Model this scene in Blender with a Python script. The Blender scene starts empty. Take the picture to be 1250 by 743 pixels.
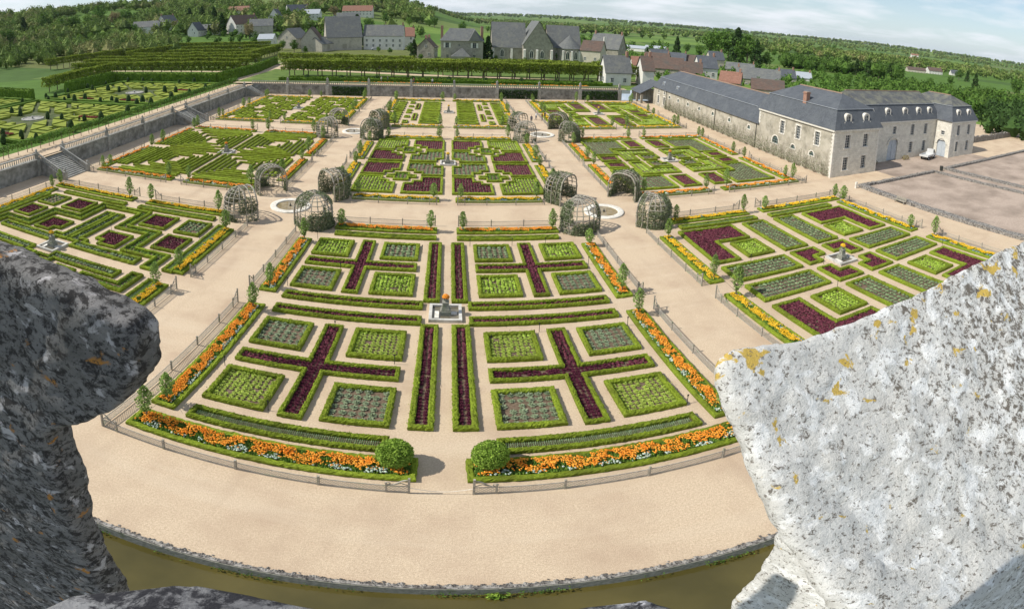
import bpy, bmesh, math, random
import numpy as np
from mathutils import Vector, Matrix
R = random.Random(7); NR = np.random.default_rng(7)
PI = math.pi; rad = math.radians
sc = bpy.context.scene; COL = sc.collection

# ------------------------------------------------------------------ materials
def mat(name, c1, c2=None, scale=3.0, rough=0.9, bump=0.0, bscale=None, c3=None, s3=0.3, f3=(0.55, 0.7), spec=0.2,
        detail=4, island=0.0, transl=0.0, objrand=0.0, contrast=(0.35, 0.65)):
    m = bpy.data.materials.new(name); m.use_nodes = True
    nt = m.node_tree; N = nt.nodes; L = nt.links
    b = N['Principled BSDF']; b.inputs['Roughness'].default_value = rough
    b.inputs['Specular IOR Level'].default_value = spec
    geo = N.new('ShaderNodeNewGeometry'); pos = geo.outputs['Position']
    c2 = c2 or c1
    n = N.new('ShaderNodeTexNoise'); n.inputs['Scale'].default_value = scale; n.inputs['Detail'].default_value = detail
    L.new(pos, n.inputs['Vector'])
    r = N.new('ShaderNodeMapRange'); r.inputs[1].default_value = contrast[0]; r.inputs[2].default_value = contrast[1]
    L.new(n.outputs[0], r.inputs[0])
    mx = N.new('ShaderNodeMix'); mx.data_type = 'RGBA'; mx.inputs[6].default_value = (*c1, 1); mx.inputs[7].default_value = (*c2, 1)
    L.new(r.outputs[0], mx.inputs[0]); out = mx.outputs[2]
    if c3:
        n3 = N.new('ShaderNodeTexNoise'); n3.inputs['Scale'].default_value = s3; n3.inputs['Detail'].default_value = 6
        n3.inputs['Roughness'].default_value = .6; L.new(pos, n3.inputs['Vector'])
        r3 = N.new('ShaderNodeMapRange'); r3.inputs[1].default_value = f3[0]; r3.inputs[2].default_value = f3[1]
        L.new(n3.outputs[0], r3.inputs[0])
        m3 = N.new('ShaderNodeMix'); m3.data_type = 'RGBA'; L.new(out, m3.inputs[6]); m3.inputs[7].default_value = (*c3, 1)
        L.new(r3.outputs[0], m3.inputs[0]); out = m3.outputs[2]
    v = None
    if island:
        r4 = N.new('ShaderNodeMapRange'); r4.inputs[3].default_value = 1 - island; r4.inputs[4].default_value = 1 + island
        L.new(geo.outputs['Random Per Island'], r4.inputs[0]); v = r4.outputs[0]
    if objrand:
        oi = N.new('ShaderNodeObjectInfo'); r5 = N.new('ShaderNodeMapRange')
        r5.inputs[3].default_value = 1 - objrand; r5.inputs[4].default_value = 1 + objrand
        L.new(oi.outputs['Random'], r5.inputs[0])
        if v is None: v = r5.outputs[0]
        else:
            mm = N.new('ShaderNodeMath'); mm.operation = 'MULTIPLY'; L.new(v, mm.inputs[0]); L.new(r5.outputs[0], mm.inputs[1]); v = mm.outputs[0]
    if v is not None:
        h = N.new('ShaderNodeHueSaturation'); L.new(v, h.inputs['Value']); L.new(out, h.inputs['Color']); out = h.outputs[0]
    L.new(out, b.inputs['Base Color'])
    if bump:
        nb = N.new('ShaderNodeTexNoise'); nb.inputs['Scale'].default_value = bscale or scale * 4; nb.inputs['Detail'].default_value = 5
        L.new(pos, nb.inputs['Vector'])
        bp = N.new('ShaderNodeBump'); bp.inputs['Strength'].default_value = 1; bp.inputs['Distance'].default_value = bump
        L.new(nb.outputs[0], bp.inputs['Height']); L.new(bp.outputs[0], b.inputs['Normal'])
    if transl:
        t = N.new('ShaderNodeBsdfTranslucent'); L.new(out, t.inputs['Color'])
        ms = N.new('ShaderNodeMixShader'); ms.inputs[0].default_value = transl
        L.new(b.outputs[0], ms.inputs[1]); L.new(t.outputs[0], ms.inputs[2]); L.new(ms.outputs[0], N['Material Output'].inputs['Surface'])
    return m
def brickmat(name, c1, c2, mortar, w, h, scale=1.0, stain=None, bump=.01, axis='gen', f3=(.5, .7), s3=.35):
    m = bpy.data.materials.new(name); m.use_nodes = True
    nt = m.node_tree; N = nt.nodes; L = nt.links; b = N['Principled BSDF']; b.inputs['Roughness'].default_value = .85
    b.inputs['Specular IOR Level'].default_value = .25
    geo = N.new('ShaderNodeNewGeometry'); sx = N.new('ShaderNodeSeparateXYZ'); L.new(geo.outputs['Position'], sx.inputs[0])
    ad = N.new('ShaderNodeMath'); ad.operation = 'ADD'; L.new(sx.outputs[0], ad.inputs[0]); L.new(sx.outputs[1], ad.inputs[1])
    cb = N.new('ShaderNodeCombineXYZ'); L.new(ad.outputs[0], cb.inputs[0]); L.new(sx.outputs[2], cb.inputs[1])
    bt = N.new('ShaderNodeTexBrick'); L.new(cb.outputs[0], bt.inputs['Vector'])
    bt.inputs['Color1'].default_value = (*c1, 1); bt.inputs['Color2'].default_value = (*c2, 1); bt.inputs['Mortar'].default_value = (*mortar, 1)
    bt.inputs['Scale'].default_value = scale; bt.inputs['Brick Width'].default_value = w; bt.inputs['Row Height'].default_value = h
    bt.inputs['Mortar Size'].default_value = .012; bt.inputs['Bias'].default_value = 0
    out = bt.outputs[0]
    n = N.new('ShaderNodeTexNoise'); n.inputs['Scale'].default_value = 1.3; n.inputs['Detail'].default_value = 8; L.new(geo.outputs['Position'], n.inputs['Vector'])
    r = N.new('ShaderNodeMapRange'); r.inputs[3].default_value = .7; r.inputs[4].default_value = 1.3; L.new(n.outputs[0], r.inputs[0])
    hs = N.new('ShaderNodeHueSaturation'); L.new(r.outputs[0], hs.inputs['Value']); L.new(out, hs.inputs['Color']); out = hs.outputs[0]
    if stain:
        n3 = N.new('ShaderNodeTexNoise'); n3.inputs['Scale'].default_value = s3; n3.inputs['Detail'].default_value = 9; n3.inputs['Roughness'].default_value = .7
        L.new(geo.outputs['Position'], n3.inputs['Vector'])
        r3 = N.new('ShaderNodeMapRange'); r3.inputs[1].default_value = f3[0]; r3.inputs[2].default_value = f3[1]; L.new(n3.outputs[0], r3.inputs[0])
        m3 = N.new('ShaderNodeMix'); m3.data_type = 'RGBA'; L.new(out, m3.inputs[6]); m3.inputs[7].default_value = (*stain, 1)
        L.new(r3.outputs[0], m3.inputs[0]); out = m3.outputs[2]
    L.new(out, b.inputs['Base Color'])
    if bump:
        bp = N.new('ShaderNodeBump'); bp.inputs['Distance'].default_value = bump; L.new(n.outputs[0], bp.inputs['Height']); L.new(bp.outputs[0], b.inputs['Normal'])
    return m
M = {}
def gravel_mat():
    m = bpy.data.materials.new('sandy_gravel'); m.use_nodes = True; nt = m.node_tree; N = nt.nodes; L = nt.links
    b = N['Principled BSDF']; b.inputs['Roughness'].default_value = .95; b.inputs['Specular IOR Level'].default_value = .08
    geo = N.new('ShaderNodeNewGeometry')
    def noise(s, d, ro, sc_=(1,1,1)):
        mp = N.new('ShaderNodeMapping'); mp.inputs['Scale'].default_value = sc_; L.new(geo.outputs['Position'], mp.inputs[0])
        n = N.new('ShaderNodeTexNoise'); n.inputs['Scale'].default_value = s; n.inputs['Detail'].default_value = d; n.inputs['Roughness'].default_value = ro; L.new(mp.outputs[0], n.inputs['Vector']); return n.outputs[0]
    def rng(x, a_, b_, c=0, d=1):
        r = N.new('ShaderNodeMapRange'); r.inputs[1].default_value = a_; r.inputs[2].default_value = b_; r.inputs[3].default_value = c; r.inputs[4].default_value = d; L.new(x, r.inputs[0]); return r.outputs[0]
    def mix(f, A, B):
        x = N.new('ShaderNodeMix'); x.data_type = 'RGBA'; L.new(f, x.inputs[0])
        for k, v in ((6, A), (7, B)):
            if isinstance(v, tuple): x.inputs[k].default_value = (*v, 1)
            else: L.new(v, x.inputs[k])
        return x.outputs[2]
    o = mix(rng(noise(11, 8, .75), .38, .62), (.48, .372, .257), (.65, .52, .37))
    o = mix(rng(noise(.28, 7, .62), .44, .66, 0, .75), o, (.45, .335, .235))
    o = mix(rng(noise(.5, 6, .6, (.12, 1, 1)), .52, .72, 0, .45), o, (.62, .515, .38))
    o = mix(rng(noise(.45, 6, .6, (1, .1, 1)), .54, .74, 0, .4), o, (.41, .31, .22))
    o = mix(rng(noise(2.2, 8, .7), .63, .72, 0, .6), o, (.36, .28, .19))
    L.new(o, b.inputs['Base Color'])
    bp = N.new('ShaderNodeBump'); bp.inputs['Distance'].default_value = .03; L.new(noise(18, 8, .8), bp.inputs['Height']); L.new(bp.outputs[0], b.inputs['Normal'])
    return m
M['gravel'] = gravel_mat()
M['soil'] = mat('soil', (.12, .085, .055), (.2, .145, .1), 6, bump=.03)
M['hedge'] = mat('hedge_leaves', (.135, .19, .014), (.26, .33, .033), 14, bump=.035, bscale=45, c3=(.13, .155, .02), s3=.9, f3=(.45, .7), spec=.12, detail=6, objrand=.13)
M['hedge_dark'] = mat('hedge_leaves_dark', (.07, .13, .015), (.12, .2, .025), 9, bump=.05, bscale=30, spec=.15)
M['hedge_tall'] = mat('hornbeam_leaves', (.07, .135, .012), (.14, .23, .025), 1.6, bump=.08, bscale=12, spec=.15)
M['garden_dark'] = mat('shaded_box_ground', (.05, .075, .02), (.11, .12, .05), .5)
M['ornament'] = mat('clipped_box_tops', (.17, .215, .025), (.26, .30, .04), .8, bump=.06, bscale=6, c3=(.12, .17, .02), s3=.25)
M['grass'] = mat('grass_blades', (.08, .135, .025), (.13, .19, .04), .35, bump=.03, bscale=12, c3=(.2, .25, .07), s3=.09)
M['lettuce'] = mat('lettuce_leaf', (.36, .46, .07), (.46, .55, .13), 9, transl=.2, objrand=.12)
M['lettuce_leaf_far'] = mat('lettuce_rows', (.22, .33, .03), (.34, .45, .08), 4, island=.25)
M['cabbage'] = mat('cabbage_leaf', (.16, .21, .11), (.31, .36, .23), 8, transl=.15, objrand=.12)
M['cabbage_far'] = mat('cabbage_rows', (.11, .16, .07), (.21, .26, .14), 5, island=.25)
M['red'] = mat('red_cabbage_leaf', (.085, .018, .035), (.15, .035, .06), 9, transl=.15, objrand=.15)
M['red_far'] = mat('red_cabbage_rows', (.09, .02, .035), (.16, .045, .06), 5, island=.3)
M['leek'] = mat('leek_blades', (.22, .34, .16), (.38, .48, .28), 6, island=.2)
M['herb'] = mat('herb_leaves', (.06, .115, .018), (.12, .20, .03), 7, island=.3, bump=.03)
M['orange'] = mat('orange_petals', (.86, .27, .02), (.95, .46, .06), 3, island=.22, transl=.2, rough=.6)
M['yellow'] = mat('yellow_petals', (.85, .50, .015), (.9, .62, .05), 3, island=.18, transl=.2, rough=.6)
M['silver'] = mat('silver_leaves', (.42, .52, .42), (.62, .68, .58), 5, island=.2)
M['blue'] = mat('blue_petals', (.2, .3, .38), (.3, .38, .46), 5, island=.25)
M['flower_leaf'] = mat('flower_leaves', (.07, .15, .02), (.16, .25, .04), 6, island=.3)
M['leaf_pear'] = mat('pear_leaves', (.20, .31, .07), (.33, .45, .13), 5, island=.3, transl=.3, objrand=.12)
M['leaf_bush'] = mat('bush_leaves', (.19, .31, .04), (.34, .48, .08), 5, island=.35, transl=.3)
M['leaf_lime'] = mat('lime_leaves', (.15, .21, .025), (.29, .35, .055), .8, island=.45, transl=.3, objrand=.1)
M['leaf_dark'] = mat('dark_leaves', (.035, .075, .018), (.065, .12, .03), 1, island=.4, transl=.15, objrand=.15)
M['leaf_mid'] = mat('mid_leaves', (.07, .15, .025), (.13, .22, .04), .6, island=.4, transl=.25, objrand=.2)
M['leaf_light'] = mat('light_leaves', (.14, .24, .04), (.22, .33, .07), .5, island=.4, transl=.3, objrand=.15)
M['leaf_red'] = mat('copper_leaves', (.16, .035, .03), (.26, .07, .05), .6, island=.4, transl=.2)
M['leaf_tan'] = mat('budding_leaves', (.24, .20, .10), (.33, .28, .14), .5, island=.4, transl=.2)
M['leaf_wood'] = mat('woodland_leaves', (.10, .165, .035), (.19, .26, .06), .045, island=.45, transl=.2, c3=(.26, .25, .10), s3=.03, f3=(.52, .66))
M['yew'] = mat('yew_needles', (.02, .045, .012), (.045, .08, .02), 5, bump=.05)
M['bark'] = mat('bark', (.13, .10, .07), (.22, .18, .13), 8, bump=.01)
M['wood'] = mat('weathered_wood', (.26, .235, .19), (.42, .385, .32), 7, bump=.004, c3=(.22, .26, .15), s3=2)
M['wood_grey'] = mat('grey_lath', (.27, .25, .215), (.42, .39, .33), 6, c3=(.25, .3, .2), s3=1.2)
M['vine'] = mat('rose_leaves', (.12, .16, .07), (.29, .32, .19), 4, island=.35, transl=.2)
M['limestone'] = mat('limestone', (.62, .58, .5), (.75, .72, .65), 4, bump=.01, c3=(.4, .38, .32), s3=1.5, f3=(.55, .75))
M['stone_dark'] = mat('mossy_stone', (.20, .20, .16), (.34, .33, .28), 6, bump=.02, c3=(.14, .17, .09), s3=2)
M['wall_old'] = mat('retaining_wall_stone', (.20, .195, .175), (.34, .33, .30), 1.6, bump=.03, bscale=5, c3=(.12, .115, .10), s3=.55, f3=(.48, .7), detail=10)
M['wall_pale'] = mat('grey_limestone', (.30, .29, .26), (.42, .41, .37), 2.5, bump=.01, c3=(.2, .2, .18), s3=.8, f3=(.45, .7))
M['water'] = mat('moat_water', (.065, .055, .014), (.10, .082, .022), .35, rough=.06, bump=.02, bscale=1.2, spec=.5)
M['rim_stone'] = mat('weathered_rim_stone', (.48, .46, .41), (.60, .58, .53), 3, bump=.01, c3=(.30, .29, .25), s3=1.2, f3=(.5, .7))
M['pool'] = mat('pool_water', (.11, .10, .07), (.16, .14, .10), 2, rough=.08, spec=.5)
M['basin_mud'] = mat('basin_water', (.22, .17, .09), (.34, .27, .16), 1.4, rough=.1, spec=.5)
M['slate'] = brickmat('slate_roof', (.088, .098, .112), (.115, .126, .14), (.06, .066, .076), .25, .16, stain=(.14, .152, .16), bump=.01, f3=(.5, .8))
M['slate_moss'] = brickmat('mossy_slate_roof', (.088, .094, .10), (.11, .115, .12), (.06, .06, .06), .25, .16, stain=(.17, .17, .135), bump=.01, f3=(.42, .6), s3=.6)
M['tile'] = brickmat('clay_tile_roof', (.115, .08, .064), (.165, .11, .085), (.07, .05, .045), .25, .2, stain=(.09, .085, .075), f3=(.45, .7))
M['tile_red'] = brickmat('red_tile_roof', (.25, .125, .085), (.31, .17, .12), (.15, .08, .065), .25, .2)
M['slate_light'] = brickmat('weathered_slate_roof', (.13, .14, .14), (.17, .175, .17), (.09, .09, .09), .3, .2, stain=(.2, .2, .17), f3=(.5, .7))
M['ashlar'] = brickmat('tufa_ashlar', (.62, .585, .50), (.70, .665, .58), (.47, .44, .38), .62, .33, stain=(.36, .34, .30), f3=(.55, .8))
M['render'] = mat('old_lime_render', (.40, .365, .29), (.50, .46, .38), .9, bump=.02, bscale=5, c3=(.24, .22, .175), s3=.5, f3=(.48, .7), detail=10)
M['rubble'] = mat('rubble_stone', (.30, .275, .225), (.42, .39, .32), 3, bump=.03, c3=(.22, .2, .17), s3=.7, f3=(.45, .7), detail=8)
M['rubble_pale'] = mat('pale_rubble_stone', (.42, .39, .32), (.54, .50, .42), 2, bump=.03, c3=(.32, .3, .25), s3=.5, f3=(.5, .7), detail=8)
M['white_wall'] = mat('white_render', (.66, .64, .58), (.74, .72, .68), .8, c3=(.55, .53, .47), s3=.4)
M['cream_wall'] = mat('cream_render', (.45, .41, .33), (.54, .49, .40), .8, c3=(.45, .4, .32), s3=.4)
M['glass'] = mat('window_glass', (.035, .045, .055), (.06, .07, .08), .7, rough=.08, spec=.6)
M['sash'] = mat('painted_sash', (.60, .60, .56), (.66, .66, .62), 3)
M['door'] = mat('pale_blue_door_paint', (.42, .46, .50), (.50, .54, .57), 2, rough=.6)
M['shutter'] = mat('shutter_paint', (.22, .34, .30), (.3, .4, .36), 3)
M['brick'] = brickmat('red_brick', (.33, .14, .09), (.40, .19, .13), (.3, .25, .2), .22, .075)
M['zinc'] = mat('zinc', (.35, .38, .41), (.42, .45, .48), 3, rough=.5)
M['ridge'] = mat('clay_ridge', (.30, .20, .14), (.38, .27, .2), 3)
M['paint_white'] = mat('white_paint', (.55, .56, .55), (.62, .62, .61), 2, rough=.35, spec=.5)
M['rubber'] = mat('rubber', (.02, .02, .02), rough=.8)
M['iron'] = mat('dark_iron', (.03, .035, .03), (.05, .05, .045), 5, rough=.6)
M['parking'] = mat('forecourt_gravel', (.38, .30, .24), (.47, .38, .31), 4, bump=.015, c3=(.24, .19, .15), s3=.2, f3=(.4, .7))
M['flint'] = mat('coarse_stone_edging', (.11, .10, .09), (.33, .31, .28), 5, bump=.03, bscale=12, contrast=(.4, .6))

# valley and hill ground: fields, meadows and plots of different green
def ground_mat():
    m = bpy.data.materials.new('meadows_and_fields'); m.use_nodes = True; nt = m.node_tree; N = nt.nodes; L = nt.links
    b = N['Principled BSDF']; b.inputs['Roughness'].default_value = .95; b.inputs['Specular IOR Level'].default_value = .1
    geo = N.new('ShaderNodeNewGeometry')
    mp = N.new('ShaderNodeMapping'); mp.inputs['Scale'].default_value = (.0052, .0095, .01); L.new(geo.outputs['Position'], mp.inputs[0])
    v = N.new('ShaderNodeTexVoronoi'); v.inputs['Scale'].default_value = 1; L.new(mp.outputs[0], v.inputs['Vector'])
    sp = N.new('ShaderNodeSeparateColor'); L.new(v.outputs['Color'], sp.inputs[0])
    cr = N.new('ShaderNodeValToRGB'); cr.color_ramp.interpolation = 'CONSTANT'
    cols = [(0, (.085, .155, .03)), (.3, (.14, .22, .045)), (.5, (.065, .115, .028)), (.68, (.13, .18, .05)), (.86, (.13, .15, .05)), (.92, (.11, .18, .04))]
    cr.color_ramp.elements[0].position = 0; cr.color_ramp.elements[0].color = (*cols[0][1], 1)
    cr.color_ramp.elements[1].position = cols[1][0]; cr.color_ramp.elements[1].color = (*cols[1][1], 1)
    for p, c in cols[2:]:
        e = cr.color_ramp.elements.new(p); e.color = (*c, 1)
    L.new(sp.outputs[0], cr.inputs[0])
    n = N.new('ShaderNodeTexNoise'); n.inputs['Scale'].default_value = .15; n.inputs['Detail'].default_value = 8; L.new(geo.outputs['Position'], n.inputs['Vector'])
    r = N.new('ShaderNodeMapRange'); r.inputs[3].default_value = .65; r.inputs[4].default_value = 1.35; L.new(n.outputs[0], r.inputs[0])
    h = N.new('ShaderNodeHueSaturation'); L.new(r.outputs[0], h.inputs['Value']); L.new(cr.outputs[0], h.inputs['Color']); L.new(h.outputs[0], b.inputs['Base Color'])
    return m
M['fields'] = ground_mat()

def lichen_stone(name, base1, base2, dark, white, orange, dk=(.47, .56), wt=(.60, .66), og=(.66, .70), grow=0.0, fs=1.0, topg=0.0):
    m = bpy.data.materials.new(name); m.use_nodes = True; nt = m.node_tree; N = nt.nodes; L = nt.links
    b = N['Principled BSDF']; b.inputs['Roughness'].default_value = .9; b.inputs['Specular IOR Level'].default_value = .15
    geo = N.new('ShaderNodeNewGeometry'); P = geo.outputs['Position']
    def noise(s, d=8, ro=.65, off=0):
        mp = N.new('ShaderNodeMapping'); mp.inputs['Location'].default_value = (off, off * 2, off); L.new(P, mp.inputs[0])
        n = N.new('ShaderNodeTexNoise'); n.inputs['Scale'].default_value = s; n.inputs['Detail'].default_value = d; n.inputs['Roughness'].default_value = ro
        n.inputs['Distortion'].default_value = .4
        L.new(mp.outputs[0], n.inputs['Vector']); return n.outputs[0]
    def rng(x, a, c):
        r = N.new('ShaderNodeMapRange'); r.inputs[1].default_value = a; r.inputs[2].default_value = c; L.new(x, r.inputs[0]); return r.outputs[0]
    def mix(f, a, c):
        x = N.new('ShaderNodeMix'); x.data_type = 'RGBA'; L.new(f, x.inputs[0])
        if isinstance(a, tuple): x.inputs[6].default_value = (*a, 1)
        else: L.new(a, x.inputs[6])
        x.inputs[7].default_value = (*c, 1); return x.outputs[2]
    o = mix(rng(noise(5), .35, .65), base1, base2)
    dn = noise(16*fs, 10, .75, 3)
    if grow:
        sx = N.new('ShaderNodeSeparateXYZ'); L.new(P, sx.inputs[0]); g = rng(sx.outputs[0], 1.15, 2.1); gm = N.new('ShaderNodeMath'); gm.operation = 'MULTIPLY_ADD'
        L.new(g, gm.inputs[0]); gm.inputs[1].default_value = grow; L.new(dn, gm.inputs[2]); dn = gm.outputs[0]
    o = mix(rng(dn, *dk), o, dark)
    o = mix(rng(noise(11, 6, .6, 7), *wt), o, white)
    on = noise(9, 5, .6, 13)
    if topg:
        s2 = N.new('ShaderNodeSeparateXYZ'); L.new(P, s2.inputs[0]); g = rng(s2.outputs[2], 20.5, 20.85); gm = N.new('ShaderNodeMath'); gm.operation = 'MULTIPLY_ADD'
        L.new(g, gm.inputs[0]); gm.inputs[1].default_value = topg; L.new(on, gm.inputs[2]); on = gm.outputs[0]
    o = mix(rng(on, *og), o, orange)
    o = mix(rng(noise(55, 5, .75, 21), .57, .62), o, dark)
    L.new(o, b.inputs['Base Color'])
    bp = N.new('ShaderNodeBump'); bp.inputs['Distance'].default_value = .012; L.new(noise(38, 10, .75, 5), bp.inputs['Height']); L.new(bp.outputs[0], b.inputs['Normal'])
    return m
M['merlon_shaded'] = lichen_stone('lichened_stone_shaded', (.14, .135, .125), (.25, .24, .23), (.045, .042, .04), (.46, .44, .435), (.42, .20, .05), dk=(.48, .56), wt=(.585, .65), og=(.645, .69), fs=1.5)  # shade on this merlon is put into darker stone colours; lichen is its own
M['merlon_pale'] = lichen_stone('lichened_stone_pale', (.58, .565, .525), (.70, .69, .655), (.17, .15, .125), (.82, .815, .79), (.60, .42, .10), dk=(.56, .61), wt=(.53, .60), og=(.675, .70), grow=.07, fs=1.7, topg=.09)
M['sill_stone'] = lichen_stone('lichened_stone_sill', (.20, .20, .205), (.34, .34, .34), (.04, .04, .045), (.55, .55, .57), (.5, .25, .06), dk=(.46, .54))

# ------------------------------------------------------------------ mesh helpers
class MB:
    def __init__(s): s.v = []; s.n = 0; s.f = []
    def add(s, vs, fs):
        vs = np.asarray(vs, dtype=np.float64).reshape(-1, 3); o = s.n
        s.v.append(vs); s.n += len(vs)
        s.f.extend([tuple(i + o for i in f) for f in fs])
    def box(s, x0, x1, y0, y1, z0, z1):
        s.add([(x0,y0,z0),(x1,y0,z0),(x1,y1,z0),(x0,y1,z0),(x0,y0,z1),(x1,y0,z1),(x1,y1,z1),(x0,y1,z1)],
              [(0,3,2,1),(4,5,6,7),(0,1,5,4),(1,2,6,5),(2,3,7,6),(3,0,4,7)])
    def beam(s, a, b, w, h=None):      # rectangular bar from a to b
        a = Vector(a); b = Vector(b); d = b - a
        if d.length < 1e-6: return
        h = h or w; d.normalize(); u = d.cross(Vector((0,0,1)))
        if u.length < 1e-3: u = Vector((1,0,0))
        u.normalize(); k = u.cross(d).normalized(); u = u * w / 2; k = k * h / 2
        vs = [p + q for p in (a, b) for q in (-u-k, u-k, u+k, -u+k)]
        s.add([tuple(v) for v in vs], [(0,1,2,3)[::-1],(4,5,6,7),(0,1,5,4),(1,2,6,5),(2,3,7,6),(3,0,4,7)])
    def tube(s, pts, rs, n=7, cap=True):
        pts = [Vector(p) for p in pts]; rings = []; vs = []
        for i, p in enumerate(pts):
            d = (pts[min(i+1, len(pts)-1)] - pts[max(i-1, 0)]).normalized()
            u = d.orthogonal().normalized() if abs(d.z) > .99 else d.cross(Vector((0,0,1))).normalized()
            if abs(d.z) > .99: u = Vector((1,0,0))
            w = d.cross(u).normalized(); r = rs[i] if isinstance(rs, (list, tuple)) else rs
            for k in range(n):
                a = 2*PI*k/n; vs.append(tuple(p + u*math.cos(a)*r + w*math.sin(a)*r))
        fs = [(i*n+k, i*n+(k+1)%n, (i+1)*n+(k+1)%n, (i+1)*n+k) for i in range(len(pts)-1) for k in range(n)]
        if cap: fs += [tuple(range(n))[::-1], tuple(range((len(pts)-1)*n, len(pts)*n))]
        s.add(vs, fs)
    def lathe(s, prof, n=16, c=(0,0,0)):
        vs = []; 
        for r, z in prof:
            for k in range(n):
                a = 2*PI*k/n; vs.append((c[0]+r*math.cos(a), c[1]+r*math.sin(a), c[2]+z))
        fs = [(i*n+k, i*n+(k+1)%n, (i+1)*n+(k+1)%n, (i+1)*n+k) for i in range(len(prof)-1) for k in range(n)]
        fs += [tuple(range(n))[::-1], tuple(range((len(prof)-1)*n, len(prof)*n))]
        s.add(vs, fs)
    def prism(s, poly, z0, z1):
        n = len(poly); s.add([(x,y,z0) for x,y in poly]+[(x,y,z1) for x,y in poly],
            [tuple(range(n))[::-1], tuple(range(n,2*n))]+[(i,(i+1)%n,n+(i+1)%n,n+i) for i in range(n)])
    def flat(s, poly, z): s.add([(x,y,z) for x,y in poly], [tuple(range(len(poly)))])
    def cards(s, P, size, flatten=0.0, fan=False):
        P = np.asarray(P, float).reshape(-1,3); n = len(P)
        if not n: return
        u = NR.normal(size=(n,3)); u[:,2] *= (1-flatten); u /= np.linalg.norm(u,axis=1)[:,None]+1e-9
        w = NR.normal(size=(n,3)); w -= (w*u).sum(1)[:,None]*u; w /= np.linalg.norm(w,axis=1)[:,None]+1e-9
        sz = (size*NR.uniform(.6,1.3,n))[:,None]/2
        V = np.stack([P-u*sz*1.3, P+w*sz*.8, P+u*sz*1.3, P-w*sz*.8],1).reshape(-1,3); o = s.n
        s.v.append(V); s.n += len(V); s.f.extend([(o+4*i,o+4*i+1,o+4*i+2,o+4*i+3) for i in range(n)])
    def octas(s, P, r, zr=None):
        P = np.asarray(P, float).reshape(-1,3); n = len(P)
        if not n: return
        rr = r*NR.uniform(.75,1.3,n); zr = zr or r
        a = NR.uniform(0,PI/2,n)
        V = []
        for k in range(4):
            V.append(np.stack([P[:,0]+rr*np.cos(a+k*PI/2), P[:,1]+rr*np.sin(a+k*PI/2), P[:,2]],1))
        V.append(P+np.array([0,0,zr])); V.append(P-np.array([0,0,zr]))
        V = np.stack(V,1).reshape(-1,3); o = s.n; s.v.append(V); s.n += len(V)
        for i in range(n):
            b = o+6*i
            s.f.extend([(b,b+1,b+4),(b+1,b+2,b+4),(b+2,b+3,b+4),(b+3,b,b+4),(b+1,b,b+5),(b+2,b+1,b+5),(b+3,b+2,b+5),(b,b+3,b+5)])
    def build(s, name, m, parent=None, smooth=False, off=None):
        me = bpy.data.meshes.new(name)
        V = np.concatenate(s.v) if s.v else np.zeros((0,3))
        if off is not None: V = V - np.array(off)
        me.from_pydata(V.tolist(), [], s.f); me.materials.append(M[m] if isinstance(m, str) else m)
        if smooth: me.polygons.foreach_set('use_smooth', [True]*len(me.polygons))
        me.update()
        o = bpy.data.objects.new(name, me); COL.objects.link(o)
        if parent: o.parent = parent
        return o
def thing(name, label, cat, loc=(0,0,0), rz=0, group=None):
    o = bpy.data.objects.new(name, None); COL.objects.link(o); o.location = loc; o.rotation_euler = (0,0,rz)
    o['label'] = label; o['category'] = cat; o.empty_display_size = .2
    if group: o['group'] = group
    return o
def tag(o, label, cat, group=None, kind=None):
    o['label'] = label
    if cat: o['category'] = cat
    if group: o['group'] = group
    if kind: o['kind'] = kind
    return o
def struct(name, mb, m, smooth=False):
    o = mb.build(name, m, None, smooth); o['kind'] = 'structure'; return o
def dup(root, kids, loc, rz, label, group=None, scale=1.0):
    r = root.copy(); COL.objects.link(r); r.location = loc; r.rotation_euler = (0,0,rz); r.scale = (scale,)*3
    r['label'] = label
    if group: r['group'] = group
    for k in kids:
        c = k.copy(); COL.objects.link(c); c.parent = r
        for g in k.get('subs_', []) if False else []: pass
    return r
def offset(poly, d):
    n = len(poly); out = []
    for i in range(n):
        a = Vector(poly[i-1]); b = Vector(poly[i]); c = Vector(poly[(i+1)%n])
        e0 = (b-a).normalized(); e1 = (c-b).normalized()
        n0 = Vector((-e0.y,e0.x)); n1 = Vector((-e1.y,e1.x)); k = 1+n0.dot(n1)
        out.append(tuple(b+(n0+n1)/max(k,.2)*d))
    return out
def ccw(p):
    a = sum(p[i-1][0]*p[i][1]-p[i][0]*p[i-1][1] for i in range(len(p)))
    return list(p) if a > 0 else list(p)[::-1]
def inside(p, x, y):
    r = False; n = len(p); j = n-1
    for i in range(n):
        if (p[i][1] > y) != (p[j][1] > y) and x < (p[j][0]-p[i][0])*(y-p[i][1])/(p[j][1]-p[i][1])+p[i][0]: r = not r
        j = i
    return r
def ring(mb, poly, w, h, step, jit=.03):
    poly = ccw(poly)
    prof = [(0,0),(-.02,h*.5),(-.01,h*.85),(w*.2,h*1.02),(w*.5,h*1.0),(w*.8,h*1.02),(w+.01,h*.85),(w+.02,h*.5),(w,0)]
    offs = [offset(poly, d) for d,_ in prof]; n = len(poly); loops = []
    for (d,z), q in zip(prof, offs):
        L = []
        for i in range(n):
            ln = math.dist(poly[i], poly[(i+1)%n]); k = max(1,int(ln/step))
            for t in range(k):
                f = t/k; a = q[i]; b = q[(i+1)%n]; L.append((a[0]+(b[0]-a[0])*f, a[1]+(b[1]-a[1])*f, z))
        loops.append(L)
    m = len(loops[0]); V = np.array(loops).reshape(-1,3); J = NR.normal(size=V.shape)*jit; J[V[:,2] == 0] = 0; V += J
    fs = [(a*m+i, a*m+(i+1)%m, (a+1)*m+(i+1)%m, (a+1)*m+i) for a in range(len(prof)-1) for i in range(m)]
    mb.add(V, fs)
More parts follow.
